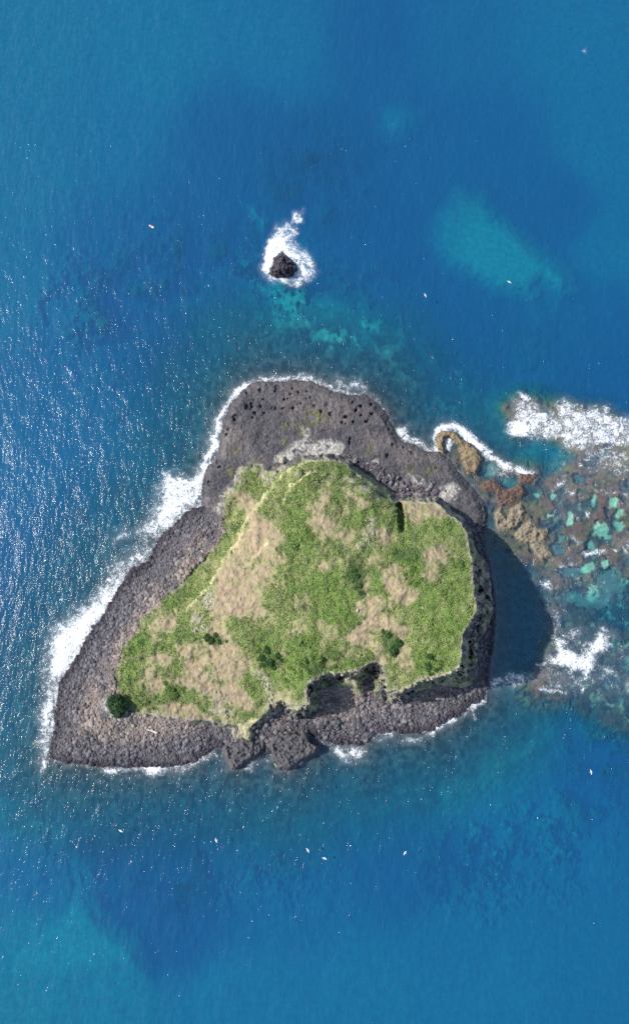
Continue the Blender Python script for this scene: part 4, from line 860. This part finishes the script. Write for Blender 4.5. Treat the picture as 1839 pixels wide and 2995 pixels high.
V, Fq = tube([(-1.6,0,.1),(0,.05,.05),(1.7,.0,.1)], [.12,.16,.1]); o = mesh_np('driftwood_branch', V, Fq, 4, M_drift); o.location = (float(x), float(y), float(z)+.4); o.rotation_euler = (0,0,radians(8))
tag(o, 'thin pale stick lying in the grass edge above the driftwood log', 'driftwood')

x, y = at(444, 664, 0)
bt = empty('small_boat', (float(x), float(y), .25), radians(-32))
def hull(L, Wd, z0, z1, inset=1.0, n=13):
    V = []; Fq = []
    for k in range(n):
        t = -1 + 2*k/(n-1); w = Wd/2*(1-abs(t)**2.4)*inset + .03; X = t*L/2*inset
        V += [(X, -w, z1 + .1*t*t), (X, -w*.6, z0), (X, w*.6, z0), (X, w, z1 + .1*t*t)]
    for k in range(n-1):
        for j in range(3): a = k*4+j; Fq.append((a, a+4, a+5, a+1))
        Fq.append((k*4+3, k*4+7, k*4+4, k*4))
    return np.array(V), np.array(Fq)
V, Fq = hull(3.6, 1.1, -.3, .15); p = mesh_np('hull', V, Fq, 4, M_red, smooth=False); p.parent = bt
V, Fq = hull(3.6, 1.1, .13, .22, .8); p = mesh_np('deck', V, Fq, 4, M_white, smooth=False); p.parent = bt
V, Fq = tube([(-.3,-.45,.38),(-.3,0,.4),(-.3,.45,.38)], [.14,.16,.14]); p = mesh_np('seat', V, Fq, 4, M_red); p.parent = bt
tag(bt, 'tiny pinkish white open boat alone on the water in the upper left', 'boat')

def gull():
    b = empty('seabird', (0,0,0))
    V, Fq = tube([(-.75,0,.0),(-.55,0,.0),(-.2,0,.02),(.2,0,.03),(.42,0,.06),(.56,0,.08),(.68,0,.05)], [.02,.14,.2,.19,.11,.12,.02]); p = mesh_np('body', V, Fq, 4, M_feather); p.parent = b
    for s in (-1, 1):
        V = []; Fq = []
        sec = [(0,.12,.24,0),(.45,.18,.24,.14),(.95,.02,.19,.12),(1.35,-.2,.08,.02)]
        for y_, x_, w, z_ in sec: V += [(x_+w, s*y_, z_+.05), (x_-w, s*y_, z_+.04), (x_-w, s*y_, z_+.0), (x_+w, s*y_, z_+.0)]
        for k in range(3):
            for j in range(4): a = k*4; Fq.append((a+j, a+(j+1) % 4, a+4+(j+1) % 4, a+4+j))
        p = mesh_np('wing', np.array(V), np.array(Fq), 4, M_wing if False else M_feather); p.parent = b
    return b
g0 = gull(); first = True
for u, v, hgt, rz, lb in ((900,2487,6,.6,'white seabird gliding low over the southern water, leftmost of the middle three'),(949,2511,4,1.2,'white seabird over the southern water, the lowest of the middle three'),
   (1184,2495,7,2.5,'white seabird over the southern water, rightmost of the middle three'),(1727,2258,8,.2,'white seabird above the water by the right edge south of the reef'),
   (633,2458,6,3.5,'white seabird above the water south of the dark rock ledges'),(354,2430,5,4.2,'white seabird farthest left above the southern water'),
   (1488,825,6,1.0,'white seabird above the pale underwater sand patch'),(1243,864,6,.4,'white seabird west of the pale underwater sand patch')):
    o = g0 if first else copy_tree(g0); first = False
    x, y = at(u, v, hgt); o.location = (float(x), float(y), hgt); o.rotation_euler = (0, 0, rz); o.scale = (.85,.85,.85)
    tag(o, lb, 'bird', 'seabirds over the water')

# ------------------------------------------------------------------ air
def haze():
    a, b, c, d = -9100, 9100, -60, 384
    V = np.array([(x_, y_, z_) for z_ in (c, d) for y_ in (a, b) for x_ in (a, b)], float)
    Fq = np.array([(0,2,3,1),(4,5,7,6),(0,1,5,4),(2,6,7,3),(0,4,6,2),(1,3,7,5)])
    m = bpy.data.materials.new('air'); m.use_nodes = True; n = m.node_tree; n.nodes.clear()
    o_ = n.nodes.new('ShaderNodeOutputMaterial'); p = n.nodes.new('ShaderNodeVolumePrincipled')
    p.inputs['Color'].default_value = (.75,.85,1,1); p.inputs['Density'].default_value = .0003; n.links.new(p.outputs[0], o_.inputs['Volume'])
    tag(mesh_np('haze', V, Fq, 4, m, smooth=False), kind='stuff')
